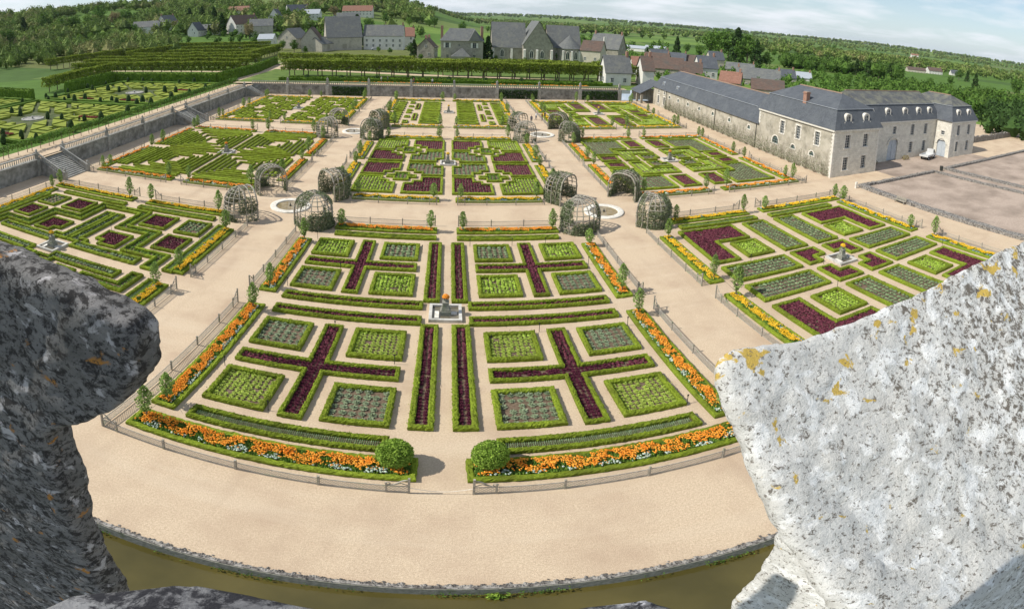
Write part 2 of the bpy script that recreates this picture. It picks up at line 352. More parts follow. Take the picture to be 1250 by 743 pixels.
def strip(mb, pts, w, h, step, jit=.03, z0=0.0):
    pts = [Vector(p) for p in pts]; n = len(pts); hw = w/2
    prof = [(-hw,0),(-hw-.02,h*.5),(-hw,h*.88),(-hw*.5,h*1.02),(0,h),(hw*.5,h*1.02),(hw,h*.88),(hw+.02,h*.5),(hw,0)]
    sec = []
    for i in range(n):
        e0 = (pts[i]-pts[i-1]).normalized() if i else (pts[1]-pts[0]).normalized()
        e1 = (pts[i+1]-pts[i]).normalized() if i < n-1 else e0
        n0 = Vector((-e0.y,e0.x)); n1 = Vector((-e1.y,e1.x)); m = (n0+n1)/max(1+n0.dot(n1),.2)
        sec.append((pts[i], m))
    V = []; cnt = 0
    for i in range(n-1):
        k = max(1,int((pts[i+1]-pts[i]).length/step))
        for t in range(k+(1 if i == n-2 else 0)):
            f = t/k; p = sec[i][0].lerp(sec[i+1][0],f); m = sec[i][1].lerp(sec[i+1][1],f)
            for d,z in prof: V.append((p.x-m.x*d, p.y-m.y*d, z+z0))
            cnt += 1
    V = np.array(V); q = len(prof); J = NR.normal(size=V.shape)*jit; J[V[:,2] == z0] = 0; V += J
    fs = [(i*q+a, (i+1)*q+a, (i+1)*q+a+1, i*q+a+1) for i in range(cnt-1) for a in range(q-1)]
    fs += [tuple(range(q)), tuple(range((cnt-1)*q, cnt*q))[::-1]]
    mb.add(V, fs)
def rect(x0,y0,x1,y1): return [(x0,y0),(x1,y0),(x1,y1),(x0,y1)]
def mirx(p,cx=0): return [(2*cx-x,y) for x,y in p]
def miry(p,cy=0): return [(x,2*cy-y) for x,y in p]
def ss(a,b,t):
    t = max(0.0,min(1.0,(t-a)/(b-a))); return t*t*(3-2*t)
def T(x,y):
    r = math.hypot(x,y); b = 3.0-4.5*ss(60,150,x); L = ss(90,-150,x)
    b += 58*L*ss(250,950,r)
    b += (1-L)*34*ss(1800,5200,r)*(1+.25*math.sin(math.atan2(x,y)*9))+(1-L)*10*ss(5000,7500,r)
    return b
ORD = ['first','second','third','fourth','fifth','sixth','seventh','eighth','ninth','tenth','eleventh','twelfth','thirteenth','fourteenth','fifteenth',
       'sixteenth','seventeenth','eighteenth','nineteenth','twentieth','twenty-first','twenty-second','twenty-third','twenty-fourth','twenty-fifth',
       'twenty-sixth','twenty-seventh','twenty-eighth','twenty-ninth','thirtieth']

# ------------------------------------------------------------------ garden plan
CX = {'L': -35.3, 'C': 0.0, 'R': 35.3}; CY = {1: 32.45, 2: 72.3, 3: 112.6}
SQ = {('C',1): 'cross-bed square', ('L',1): 'zigzag-bed square', ('R',1): 'chevron square',
      ('C',2): 'clover-cross square', ('L',2): 'hedge maze square', ('R',2): 'lettuce ring square',
      ('L',3): 'chequered square', ('C',3): 'striped square', ('R',3): 'hooked-bed square'}
def quarter(x, y):
    return ('moat' if y < 0 else 'village') + '-' + ('terrace' if x < 0 else 'stable') + ' quarter'

# ---- crop plants
def rosette(n, r, h, cup):
    mb = MB()
    for ringi, (rr, nn, lift) in enumerate(((r, n, .25), (r*.62, max(4,n-3), .7))):
        for k in range(nn):
            a = 2*PI*k/nn+ringi*.4+R.uniform(-.15,.15); c, s_ = math.cos(a), math.sin(a); w = rr*.62
            t = rr*R.uniform(.85,1.1); z1 = h*lift*R.uniform(.8,1.2); z2 = h*(lift+cup)
            vs = [(0,0,.02),(c*t*.55-s_*w*.5, s_*t*.55+c*w*.5, z1),(c*t, s_*t, z2),(c*t*.55+s_*w*.5, s_*t*.55-c*w*.5, z1)]
            mb.add(vs, [(0,3,2),(0,2,1)])
    mb.octas([(0,0,h*.55)], r*.34, h*.5)
    return mb
def proto_meshes(kind, m, n, r, h, cup, name):
    out = []
    for _ in range(3):
        o = rosette(n, r, h, cup).build(name, m, None); out.append(o.data); bpy.data.objects.remove(o)
    return out
PLANT = {'lettuce': dict(sp=.31, r=.185, h=.19, m='lettuce', far='lettuce_leaf_far', word='lettuce', cat='lettuce'),
         'cabbage': dict(sp=.44, r=.25, h=.18, m='cabbage', far='cabbage_far', word='cabbage', cat='cabbage'),
         'red': dict(sp=.30, r=.18, h=.19, m='red', far='red_far', word='red_cabbage', cat='cabbage')}
PM = {k: proto_meshes(k, p['m'], 8, p['r'], p['h'], .25, p['word']) for k, p in PLANT.items()}
spots = {k: [] for k in PLANT}
leek_mb = MB(); herb_mb = MB(); 

beds = []      # (square, poly local, content, shape word, hedge width)
def bed(sq, poly, content, shape='square', w=.36): beds.append((sq, ccw(poly), content, shape, w*.8 if sq[1] < 3 else w))
def four(sq, poly, content, shape='square', w=.36, skip=()):
    for i, q in enumerate((poly, mirx(poly), miry(poly), mirx(miry(poly)))):
        if i not in skip: bed(sq, q, content, shape, w)
# cross-bed square (local coordinates around the pool)
s = ('C',1)
for sx in (-1,1):
    fx = (lambda p: p) if sx < 0 else mirx
    bed(s, fx(rect(-1.63,1.6,-.45,12.3)), 'red', 'long upright', .34); bed(s, fx(rect(-1.63,-12.3,-.45,-1.75)), 'red', 'long upright', .34)
    bed(s, fx(rect(-12.1,.5,-1.65,1.45)), 'red', 'long crosswise', .30); bed(s, fx(rect(-12.1,-1.65,-1.65,-.65)), 'red', 'long crosswise', .30)
    bed(s, fx(rect(-12.1,8.6,-8.7,11.9)), 'lettuce'); bed(s, fx(rect(-5.85,8.6,-2.5,11.9)), 'cabbage')
    bed(s, fx(rect(-12.1,2.4,-8.7,5.8)), 'cabbage'); bed(s, fx(rect(-5.85,2.4,-2.5,5.8)), 'lettuce')
    bed(s, fx(rect(-12.1,-5.95,-8.7,-2.7)), 'cabbage'); bed(s, fx(rect(-5.85,-5.95,-2.5,-2.7)), 'lettuce')
    bed(s, fx(rect(-12.1,-12.25,-8.7,-8.9)), 'lettuce'); bed(s, fx(rect(-5.85,-12.25,-2.5,-8.9)), 'cabbage')
    for cy, y0, y1 in ((7.2, 2.3, 12.1), (-7.45, -12.4, -2.6)):
        a = .62
        bed(s, fx([(-7.3-a,y0),(-7.3+a,y0),(-7.3+a,cy-a),(-2.5,cy-a),(-2.5,cy+a),(-7.3+a,cy+a),(-7.3+a,y1),(-7.3-a,y1),(-7.3-a,cy+a),(-12.1,cy+a),(-12.1,cy-a),(-7.3-a,cy-a)]), 'red', 'cross-shaped', .26)
    bed(s, fx(rect(-12.0,-14.15,-2.4,-13.1)), 'leek', 'long narrow', .3); bed(s, fx(rect(-11.0,13.2,-1.0,13.9)), 'leek', 'long narrow', .26)
# chevron square
s = ('R',1)
four(s, [(-11.8,12.3),(-5.1,12.3),(-5.1,8.6),(-9.0,8.6),(-9.0,4.3),(-11.8,4.3)], 'red', 'L-shaped')
four(s, rect(-8.0,4.5,-4.9,8.0), 'lettuce'); four(s, rect(-3.7,4.3,-.7,12.3), 'cabbage', 'long upright'); four(s, rect(-11.8,.45,-4.6,3.4), 'cabbage', 'long crosswise')
four(s, [(-3.7,.5),(-1.9,.5),(-1.9,1.7),(-.6,1.7),(-.6,3.6),(-3.7,3.6)], 'red', 'chevron', .32)
four(s, rect(-11.0,13.0,-1.0,13.9), 'leek', 'long narrow', .26)
# lettuce ring square
s = ('R',2)
four(s, [(-11.6,13.4),(-4.7,13.4),(-4.7,7.6),(-7.6,7.6),(-7.6,4.0),(-11.6,4.0)], 'cabbage', 'L-shaped'); four(s, rect(-3.9,8.2,-1.0,13.2), 'red', 'long upright'); four(s, rect(-11.4,.5,-8.2,3.3), 'red', 'small')
four(s, [(-7.4,.5),(-5.0,.5),(-5.0,4.0),(-1.0,4.0),(-1.0,6.8),(-7.4,6.8)], 'lettuce_flat', 'L-shaped'); four(s, [(-4.3,.5),(-1.9,.5),(-1.9,1.5),(-1.0,1.5),(-1.0,3.4),(-4.3,3.4)], 'cabbage', 'small', .3)
# clover-cross square
s = ('C',2)
four(s, [(-12.1,13.4),(-6.8,13.4),(-6.8,9.6),(-7.7,9.6),(-7.7,8.6),(-8.7,8.6),(-8.7,7.0),(-12.1,7.0)], 'lettuce', 'notched'); four(s, [(-5.8,13.4),(-.6,13.4),(-.6,7.0),(-3.6,7.0),(-3.6,8.6),(-4.7,8.6),(-4.7,9.6),(-5.8,9.6)], 'red', 'notched')
four(s, [(-12.1,6.3),(-8.7,6.3),(-8.7,5.0),(-7.7,5.0),(-7.7,4.0),(-6.7,4.0),(-6.7,.5),(-12.1,.5)], 'red', 'stepped'); four(s, [(-5.8,4.0),(-4.7,4.0),(-4.7,5.0),(-3.6,5.0),(-3.6,6.3),(-.6,6.3),(-.6,1.9),(-1.7,1.9),(-1.7,.5),(-5.8,.5)], 'cabbage', 'stepped')
four(s, [(-8.3,6.3),(-7.3,6.3),(-7.3,5.2),(-5.2,5.2),(-5.2,6.3),(-4.2,6.3),(-4.2,7.3),(-5.2,7.3),(-5.2,8.4),(-7.3,8.4),(-7.3,7.3),(-8.3,7.3)], 'herb', 'cross-shaped', .3)
# zigzag-bed square (abs. survey -> local)
s = ('L',1)
def ab(p): return [(x+35.3, y-32.45) for x,y in p]
P_ = [(rect(-31.1,41.3,-27.9,44.6),'red','square'),(rect(-26.7,41.2,-23.8,44.5),'cabbage','square'),(rect(-26.7,37,-23.9,40.3),'red','square'),
  ([(-31.9,35.2),(-29.6,35.2),(-29.6,38.4),(-32.8,38.4),(-32.8,36.1),(-31.9,36.1)],'red','notched'),
  ([(-35.3,44.9),(-31.7,44.9),(-31.7,40.6),(-27.6,40.6),(-27.6,36.3),(-23.9,36.3),(-23.9,33.0),(-25.1,33.0),(-25.1,35.1),(-28.9,35.1),(-28.9,39.4),(-32.9,39.4),(-32.9,43.9),(-35.3,43.9)],'herb','zigzag'),
  (rect(-23.1,33.4,-22.1,44.4),'leek','long upright'),
  ([(-35.2,42.8),(-34,42.8),(-34,35.4),(-33.0,35.4),(-33.0,34.6),(-26,34.6),(-26,33.3),(-33.9,33.3),(-33.9,34.4),(-35.2,34.4)],'cabbage','L-shaped')]
for p,c,sh in P_:
    four(s, ab(p), c, sh, .32)
four(s, rect(-11,13.1,-1,13.9), 'leek', 'long narrow', .26)
# striped square, chequered square, hooked-bed square
s = ('C',3)
for i, (y0, y1, c) in enumerate(((.7,2.1,'herb'),(2.8,4.6,'lettuce_flat'),(5.3,7.0,'herb'),(7.7,9.4,'cabbage'),(10.2,12.6,'herb'))):
    four(s, rect(-6.2,y0,-1.9,y1), c, 'crosswise', .35)
    four(s, rect(-12.6,y0,-10.4,y1), 'herb' if i % 2 else 'red', 'small outer', .35); 
    if i % 2 == 0: four(s, rect(-9.6,y0,-8.4,y1), 'lettuce_flat', 'tiny', .3)
four(s, rect(-7.9,2.8,-6.9,9.6), 'red', 'narrow upright', .3)
s = ('L',3)
for i in range(6):
    for j in range(6):
        x = -13.0+i*2.05; y = .7+j*2.15
        if (i*3+j*2) % 7 != 3: four(s, rect(x,y,x+(1.5 if (i+j)%2 else 1.85),y+(1.7 if i%2 else 1.35)), ['red','herb','lettuce_flat','herb','red'][(i*2+j)%5], ['small','squat','low','little','short','compact'][i], .26)
s = ('R',3)
four(s, [(-12.2,13.2),(-5.6,13.2),(-5.6,9.2),(-8.4,9.2),(-8.4,5.4),(-12.2,5.4)], 'lettuce_flat', 'L-shaped'); four(s, rect(-4.6,4.6,-1.0,13.2), 'red', 'long upright'); four(s, rect(-12.2,.6,-8.6,4.4), 'red', 'square')
four(s, [(-7.6,.6),(-5.4,.6),(-5.4,2.6),(-1.2,2.6),(-1.2,4.0),(-7.6,4.0)], 'lettuce_flat', 'hook-shaped'); four(s, rect(-7.6,5.0,-5.4,8.3), 'herb', 'small')

CW = {'red': 'red cabbages', 'cabbage': 'grey-green cabbages', 'lettuce': 'pale lettuces', 'lettuce_flat': 'bright lettuces', 'leek': 'thin leeks', 'herb': 'green herbs'}
groups = {}
for b_ in beds:
    sq, p, c, sh, w = b_; x = sum(q[0] for q in p)/len(p); y = sum(q[1] for q in p)/len(p)
    groups.setdefault((sq, c, sh, x < 0, y < 0), []).append((math.hypot(x, y), b_, x, y))
RANK = {1: [''], 2: [', nearer the pool', ', farther from the pool']}
for key, lst in groups.items():
    lst.sort(key=lambda t: t[0])
    for rank, (_, (sq, p, c, sh, w), x, y) in enumerate(lst):
        suf = RANK[len(lst)][rank] if len(lst) in RANK else ', %s out from the pool' % ORD[rank]
        where = f"{quarter(x,y)} of {SQ[sq]}"
        lab = f"{sh} bed of {CW[c]}, {where}{suf}"
        ox, oy = CX[sq[0]], CY[sq[1]]; W = [(a+ox, b+oy) for a, b in p]
        dist = math.hypot(x+ox, y+oy)
        root = thing('garden_bed', lab, 'garden bed', (x+ox, y+oy, 0), 0, f'box-edged beds of the {SQ[sq]}')
        off = (x+ox, y+oy, 0)
        mb = MB(); ring(mb, W, w, .33, .10 if dist < 45 else .25 if dist < 70 else .6, .02 if dist < 70 else .03)
        if dist < 58:
            ed = []
            for (ax,ay),(bx,by) in zip(offset(W,w/2), offset(W,w/2)[1:]+offset(W,w/2)[:1]):
                ln = math.dist((ax,ay),(bx,by))
                for _ in range(int(ln*(70 if dist < 40 else 40))):
                    t = R.random(); sx_ = R.gauss(0,w*.34); ux, uy = (bx-ax)/max(ln,.01), (by-ay)/max(ln,.01)
                    ed.append((ax+(bx-ax)*t-uy*sx_, ay+(by-ay)*t+ux*sx_, .33+R.gauss(0,.012) if abs(sx_) < w*.42 else R.uniform(.1,.32)))
            mb.cards(ed, .065, .3)
        mb.build('box_edging', 'hedge', root, dist > 90, off)
        q = offset(W, w*.6); mb = MB(); mb.flat(q, .03); mb.build('soil', 'soil', root, False, off)
        inn = offset(W, w+.14); xs = [a for a,_ in inn]; ys = [b for _,b in inn]
        if c in PLANT:
            sp = PLANT[c]['sp']*(1.0 if dist < 62 else 1.25 if dist < 95 else 1.7)
            if c == 'red' and w < .35 and sh != 'square': sp *= .92
            nx = max(1, int((max(xs)-min(xs))/sp)); ny = max(1, int((max(ys)-min(ys))/sp))
            for i in range(nx+1):
                for j in range(ny+1):
                    px = min(xs)+(max(xs)-min(xs))*i/nx; py = min(ys)+(max(ys)-min(ys))*j/ny
                    if inside(offset(W, w+.1), px, py) and R.random() > .025:
                        spots[c].append((math.hypot(px,py), px+R.gauss(0,.018), py+R.gauss(0,.018), sh, where+suf))
        elif c == 'leek':
            hor = (max(xs)-min(xs)) > (max(ys)-min(ys)); pts = []
            for t in np.arange(0, max(max(xs)-min(xs), max(ys)-min(ys)), .10 if dist < 60 else .2):
                for k in (-.12, 0.02, .14):
                    a = (min(xs)+t, (min(ys)+max(ys))/2+k) if hor else ((min(xs)+max(xs))/2+k, min(ys)+t)
                    pts.append((a[0], a[1], .13))
            leek_mb.octas(pts, .035, .14)
        else:
            sp = (.42 if dist < 60 else .6) if c == 'herb' else .62; pts = []
            for px in np.arange(min(xs), max(xs)+.01, sp):
                for py in np.arange(min(ys), max(ys)+.01, sp):
                    if inside(inn, px, py) or inside(offset(W, w+.02), px, py): pts.append((px+R.gauss(0,.04), py+R.gauss(0,.04), .08))
            if c == 'herb': herb_mb.octas(pts, sp*.5, .12)
            else: spots['lettuce'] += [(math.hypot(a,b)+900, a, b, sh, where+suf) for a,b,_ in pts]
for k, p in PLANT.items():
    L_ = sorted(spots[k]); 
    for i, (_, x, y, sh, where) in enumerate(L_[:290]):
        o = bpy.data.objects.new(p['word'], PM[k][i % 3]); COL.objects.link(o)
        o.location = (x, y, .03); o.rotation_euler = (0,0,R.uniform(0,6.28)); sc_ = R.uniform(.8,1.18); o.scale = (sc_,sc_,sc_*R.uniform(.85,1.2))
        nm = {'lettuce': 'pale green lettuce', 'cabbage': 'grey-green cabbage', 'red': 'dark red cabbage'}[k]
        tag(o, f"{nm} in {sh} bed, {where}", p['cat'], f"{nm}s in the {sh} bed, {where}")
    mb = MB(); mid = [(x,y,.11) for d,x,y,_,_ in L_[290:] if d < 900]; far = [(x,y,.09) for d,x,y,_,_ in L_[290:] if d >= 900]
    mb.octas([q for q in mid], p['r']*.92, .11); mb.octas(far, .3, .11)
    nb = [q for q in mid if math.hypot(q[0],q[1]) < 65]
    mb.cards([(x+R.uniform(-.1,.1), y+R.uniform(-.1,.1), .19) for x,y,_ in nb for _k in range(3)], .17, .2)
    tag(mb.build(p['word']+'_rows', p['far']), {'lettuce': 'rows of pale green lettuce filling the beds farther out', 'cabbage': 'rows of grey-green cabbage filling the outlying beds', 'red': 'rows of dark red cabbage filling the outlying beds'}[k], p['cat'], None, 'stuff')
tag(leek_mb.build('leek_rows','leek'), 'thin rows of leeks in the long narrow beds', 'leeks', None, 'stuff')
tag(herb_mb.build('herb_rows','herb'), 'bushy green herbs filling zigzag and striped beds', 'herbs', None, 'stuff')

# ---- hedge maze square
ox, oy = CX['L'], CY[2]
def maze(lab, pts, w=.42):
    W = [(a+ox, b+oy) for a,b in pts]; mb = MB(); strip(mb, W, w, .33, .3, .02)
    c = W[0]; o = mb.build('box_hedge','hedge',None,False,(c[0],c[1],0)); o.location = (c[0],c[1],0)
    tag(o, lab, 'hedge', 'box hedges of the maze square')
for sx in (-1,1):
    for sy in (-1,1):
        q = quarter(sx, sy)
        f = lambda pts: [((sx)*a, (sy)*b) for a,b in pts]
        for i in range(6):
            x0 = .62+i*.82; x1 = 11.1-i*.82; y0 = .62+i*.86; y1 = 12.5-i*.86
            if (i+(sx > 0)) % 2: pts = [(x0+1.6,y0),(x1,y0),(x1,y1),(x0,y1),(x0,y0+.86)]
            else: pts = [(x1,y1-1.7),(x1,y0),(x0,y0),(x0,y1),(x1-1.6,y1)]
            maze(f"box hedge bent in key pattern, {ORD[i]} ring in, {q} of maze square", f(pts), .27)
        if sx < 0:
            for i in range(3): maze(f"straight box hedge by terrace flowers, {ORD[i]} in, {q} of maze square", f([(11.9+i*.72,1.2),(11.9+i*.72,11.8)]), .36)
        else: maze(f"straight low box hedge beside the arbour path, {q} of maze square", f([(11.8,1.6),(11.8,10.2)]), .45)
        for i in range(2): maze(f"long straight box hedge along the flower strip, {ORD[i]} in, {q} of maze square", f([(1.3,13.1+i*.7),(11.6,13.1+i*.7)]), .4)

# ------------------------------------------------------------------ flower borders, pear trees, fences of every square
def blob_leaves(rx, ry, rz, n, size, cz, hollow=.55, clumps=0, cs=.35):
    pts = []
    if clumps:
        cc = []
        for _ in range(clumps):
            v = Vector((R.gauss(0,1),R.gauss(0,1),R.gauss(0,1))).normalized()*R.uniform(.45,.95)
            cc.append((v, R.uniform(.6,1.2)))
        for _ in range(n):
            c, k = R.choice(cc); v = Vector((R.gauss(0,1),R.gauss(0,1),R.gauss(0,1))).normalized()*cs*k*R.uniform(.5,1)
            p = c+v; pts.append((p.x*rx, p.y*ry, p.z*rz+cz))
    else:
        for _ in range(n):
            v = Vector((R.gauss(0,1),R.gauss(0,1),R.gauss(0,1))).normalized()*R.uniform(hollow,1.0)**.5
            pts.append((v.x*rx, v.y*ry, v.z*rz+cz))
    mb = MB(); mb.cards(pts, size); return mb
pears = []
for v in range(4):
    h = [2.3,2.6,2.1,2.4][v]; root = thing('pear_tree','x','tree'); tr = MB()
    tr.tube([(0,0,0),(.03,0,.6),(-.02,.03,1.1),(0,0,h)], [.05,.045,.035,.012], 6); 
    for k in range(9):
        a = R.uniform(0,6.28); z = R.uniform(.5,h*.8); l = (h-z)*.38
        tr.tube([(0,0,z),(math.cos(a)*l,math.sin(a)*l,z+l*.8)], [.02,.008], 4, False)
    t = tr.build('trunk','bark',root); pts = []
    for _ in range(560):
        z = R.uniform(.27,1.0); rr = (.66 if v != 2 else .76)*math.sin(PI*min(1,(z-.25)/.8))**.7*(1.15-z*.55); a = R.uniform(0,6.28); q = R.uniform(.2,1)**.5
        k = .75+.25*math.sin(a*3+z*9+v)
        pts.append((math.cos(a)*rr*q*k, math.sin(a)*rr*q*k, z*h*1.04))
    mb = MB(); mb.cards(pts, .125); c = mb.build('crown','leaf_pear',root); pears.append((root,[t,c]))
pear_used = [False]*4
def pear(x, y, lab, grp):
    v = R.randrange(4); root, kids = pears[v]
    if not pear_used[v]:
        pear_used[v] = True; root.location = (x,y,0); root['label'] = lab; root['group'] = grp; root.rotation_euler = (0,0,R.uniform(0,6)); return
    dup(root, kids, (x,y,0), R.uniform(0,6.28), lab, grp, R.uniform(.82,1.2))
COLOR = {('C',1): 'orange', ('L',2): 'orange', ('R',2): 'orange'}
fl_cnt = 0
def flower_bed(sq, x0, y0, x1, y1, side, half):
    col = COLOR.get(sq, 'yellow'); ox, oy = CX[sq[0]], CY[sq[1]]; x0 += ox; x1 += ox; y0 += oy; y1 += oy
    cx, cy = (x0+x1)/2, (y0+y1)/2; d = math.hypot(cx, cy); off = (cx,cy,0)
    lab = f"{col} flower strip edged with box, {half} half of {side} edge, {SQ[sq]}"
    root = thing('flower_bed', lab, 'flower bed', off, 0, f'{col} flower strips of the {SQ[sq]}')
    mb = MB(); ring(mb, rect(x0,y0,x1,y1), .26, .26, .16 if d < 60 else .4, .02); mb.build('box_edging','hedge',root,False,off)
    mb = MB(); mb.flat(rect(x0+.15,y0+.15,x1-.15,y1-.15), .03); mb.build('soil','soil',root,False,off)
    dens = 85 if d < 40 else 55 if d < 62 else 26 if d < 95 else 11; r = .046 if d < 40 else .058 if d < 62 else .085 if d < 95 else .13
    hor = (x1-x0) > (y1-y0); A = (x1-x0)*(y1-y0); F = []; G = []; S = []
    ln = (x1-x0) if hor else (y1-y0); ph = R.uniform(0,6)
    for _ in range(int(A*dens*1.9)):
        x = R.uniform(x0+.3,x1-.3); y = R.uniform(y0+.3,y1-.3); t = (x-x0) if hor else (y-y0); s_ = (y-y0) if hor else (x-x0); wd = (y1-y0) if hor else (x1-x0)
        edge = (s_/wd) if not (hor and sq[1] == 1 and side == 'village-side') else 1-s_/wd
        if side in ('terrace-side',): edge = 1-edge
        lump = math.sin(t*3.1+ph)*.5+math.sin(t*1.3+ph*2)*.3
        if edge < .32+.22*lump and R.random() < .85:
            if math.sin(t*4.2+ph)*math.sin(s_*3) > -.35 and R.random() < .5: S.append((x,y,.2+R.uniform(0,.15)))
            else: G.append((x,y,.16))
        elif math.sin(t*5.5+ph)+math.sin(s_*6+t*2) > -1.15:
            F.append((x,y,.42+.12*lump+R.uniform(-.09,.06)))
            if R.random() < .5: G.append((x+R.uniform(-.05,.05),y,.24))
        else: G.append((x,y,.2))
    mb = MB(); mb.octas(F, r, r*.8); m_ = mb.build(f'{col}_flowers', col, root, False, off); m_['kind'] = 'stuff'
    mb = MB(); mb.octas(S, r*1.2, r*1.1); mb.cards(S, r*2.6); m_ = mb.build('silver_foliage' if col == 'orange' else 'blue_flowers', 'silver' if col == 'orange' else 'blue', root, False, off); m_['kind'] = 'stuff'
    mb = MB(); mb.octas(G, r*1.3, .14); mb.cards(G, r*2.6); m_ = mb.build('flower_leaves', 'flower_leaf', root, False, off); m_['kind'] = 'stuff'
    return

lattice_cache = {}
def fence(x0, y0, x1, y1, lab, gates=(False, False)):
    dx, dy = x1-x0, y1-y0; L = math.hypot(dx,dy); a = math.atan2(dy,dx); h = .62; near = math.hypot((x0+x1)/2,(y0+y1)/2)
    root = thing('trellis_fence', lab, 'fence', (x0,y0,0), a, 'low trellis fences round the vegetable squares')
    key = (round(L,1), near < 45, near < 75)
    if key in lattice_cache: me = lattice_cache[key]
    else:
        mb = MB()
        for z in (.1,h-.02): mb.beam((0,0,z),(L,0,z),.03,.04)
        st = .15 if near < 45 else .22 if near < 75 else .5; t = .02 if near < 45 else .032 if near < 75 else .06; n = int(L/st)+1; hh = h-.12
        for i in range(-int(hh/st)-1, n):
            for sg in (1,-1):
                xa, xb = i*st, i*st+hh; za, zb = (.1,.1+hh) if sg > 0 else (.1+hh,.1)
                ta = max(0,(0-xa)/(xb-xa)); tb = min(1,(L-xa)/(xb-xa))
                if tb-ta > .05: mb.beam((xa+(xb-xa)*ta,.012*sg,za+(zb-za)*ta),(xa+(xb-xa)*tb,.012*sg,za+(zb-za)*tb),t,.008)
        o = mb.build('lattice_panel','wood_grey',None); me = o.data; bpy.data.objects.remove(o); lattice_cache[key] = me
    o = bpy.data.objects.new('lattice_panel', me); COL.objects.link(o); o.parent = root
    n = max(1, round(L/3.1))
    for i in range(n+1):
        end = (i == 0 and gates[0]) or (i == n and gates[1])
        k = 'g' if end else 'p'
        if ('post',k,i==0) not in lattice_cache:
            mb = MB(); mb.box(-.045,.045,-.045,.045,0,1.3 if end else .8)
            br = None
            if end:      # curled wooden bracket falling from the gate post to the rail
                sg = 1 if i == 0 else -1
                br = mb; mb = MB(); mb.box(-.045,.045,-.045,.045,0,1.3)
                br = MB(); br2 = br
                P_ = [(sg*t, 0, 1.12-.42*ss(0,1,t/.75)+.05*math.sin(t*7)) for t in np.linspace(0,.85,9)]
                br.tube(P_, .036, 6); br.tube([(sg*(.8+.1*math.cos(q)),0,.78+.1*math.sin(q)) for q in np.linspace(0,5,9)], .028, 6)
                br.beam((sg*.85,0,0),(sg*.85,0,.85),.07)
                br.tube([(sg*.05,0,.7),(sg*.3,0,.86),(sg*.55,0,.7)], .026, 6)
                q = br.build('bracket','wood',None); lattice_cache[('bracket',i==0)] = q.data; bpy.data.objects.remove(q)
            q = mb.build('post','wood',None); lattice_cache[('post',k,i==0)] = q.data; bpy.data.objects.remove(q)
        q = bpy.data.objects.new('post', lattice_cache[('post',k,i==0)]); COL.objects.link(q); q.parent = root; q.location = (L*i/n,0,0)
        if end: q = bpy.data.objects.new('bracket', lattice_cache[('bracket',i==0)]); COL.objects.link(q); q.parent = root; q.location = (L*i/n,0,0)
HX, HY = 15.0, 16.85
for sq in SQ:
    ox, oy = CX[sq[0]], CY[sq[1]]; nm = SQ[sq]
    ybk = 16.5
    corner_cut = {}
    for sx in (-1,1):
        for sy in (-1,1):
            arb = not ((sy < 0 and sq[1] == 1) or (sy > 0 and sq[1] == 3) or (sx < 0 and sq[0] == 'L') or (sx > 0 and sq[0] == 'R'))
            corner_cut[(sx,sy)] = arb
    LRN = {-1:'terrace-side', 1:'stable-side'}; FBN = {-1:'moat-side', 1:'village-side'}
    for sy in (-1,1):
        for sx in (-1,1):
            cut = corner_cut[(sx,sy)]; xe = 11.3 if cut else 14.2
            yy = (14.75,16.05) if not (sq[1] == 1 and sy < 0) else (14.55,16.1)
            xa, xb = sorted((sx*1.0, sx*xe)); ya, yb = sorted((sy*yy[0], sy*yy[1]))
            flower_bed(sq, xa, ya, xb, yb, FBN[sy], LRN[sx].replace('-side',''))
            bushes = sq == ('C',1) and sy < 0
            if not bushes: pear(ox+sx*1.6, oy+sy*15.3, f"small pear tree at gate end of {FBN[sy]} strip, {LRN[sx].replace('-side','')} half, {nm}", f'pear trees of the {nm}')
            pear(ox+sx*(xe-.6), oy+sy*15.2, f"small pear tree at corner end of {FBN[sy]} strip, {LRN[sx].replace('-side','')} half, {nm}", f'pear trees of the {nm}')
            # side strips
            ye = 11.6 if cut else (13.9 if sy < 0 and sq[1] == 1 else 14.0); yb0 = 1.1
            xa, xb = sorted((sx*12.85, sx*14.2)); ya, yb = sorted((sy*yb0, sy*ye))
            if sq == ('L',2) and sx < 0: xa, xb = -15.0, -13.9
            flower_bed(sq, xa, ya, xb, yb, LRN[sx], FBN[sy].replace('-side',''))
            pear(ox+sx*13.5, oy+sy*(yb0+.7), f"small pear tree at gate end of {LRN[sx]} strip, {FBN[sy].replace('-side','')} half, {nm}", f'pear trees of the {nm}')
            pear(ox+sx*13.5, oy+sy*(ye-.5), f"small pear tree at corner end of {LRN[sx]} strip, {FBN[sy].replace('-side','')} half, {nm}", f'pear trees of the {nm}')
            # fences
            xg, xc = 1.2, (15.0 if not cut else 11.4); X = sorted((sx*xg, sx*xc)); g = (sx > 0, sx < 0)
            if sx < 0: g = (not cut, True)
            else: g = (True, not cut)
            fence(ox+X[0], oy+sy*HY, ox+X[1], oy+sy*HY, f"low trellis fence on {FBN[sy]} edge of {nm}, {LRN[sx].replace('-side','')} half", g)
            yg, yc = 1.15, (16.85 if not cut else 13.2); Y = sorted((sy*yg, sy*yc))
            g = (False, True) if sy < 0 else (True, False)
            xx = 15.0 if not (sq == ('L',2) and sx < 0) else 15.6
            fence(ox+sx*xx, oy+Y[0], ox+sx*xx, oy+Y[1], f"low trellis fence on {LRN[sx]} edge of {nm}, {FBN[sy].replace('-side','')} half", g)
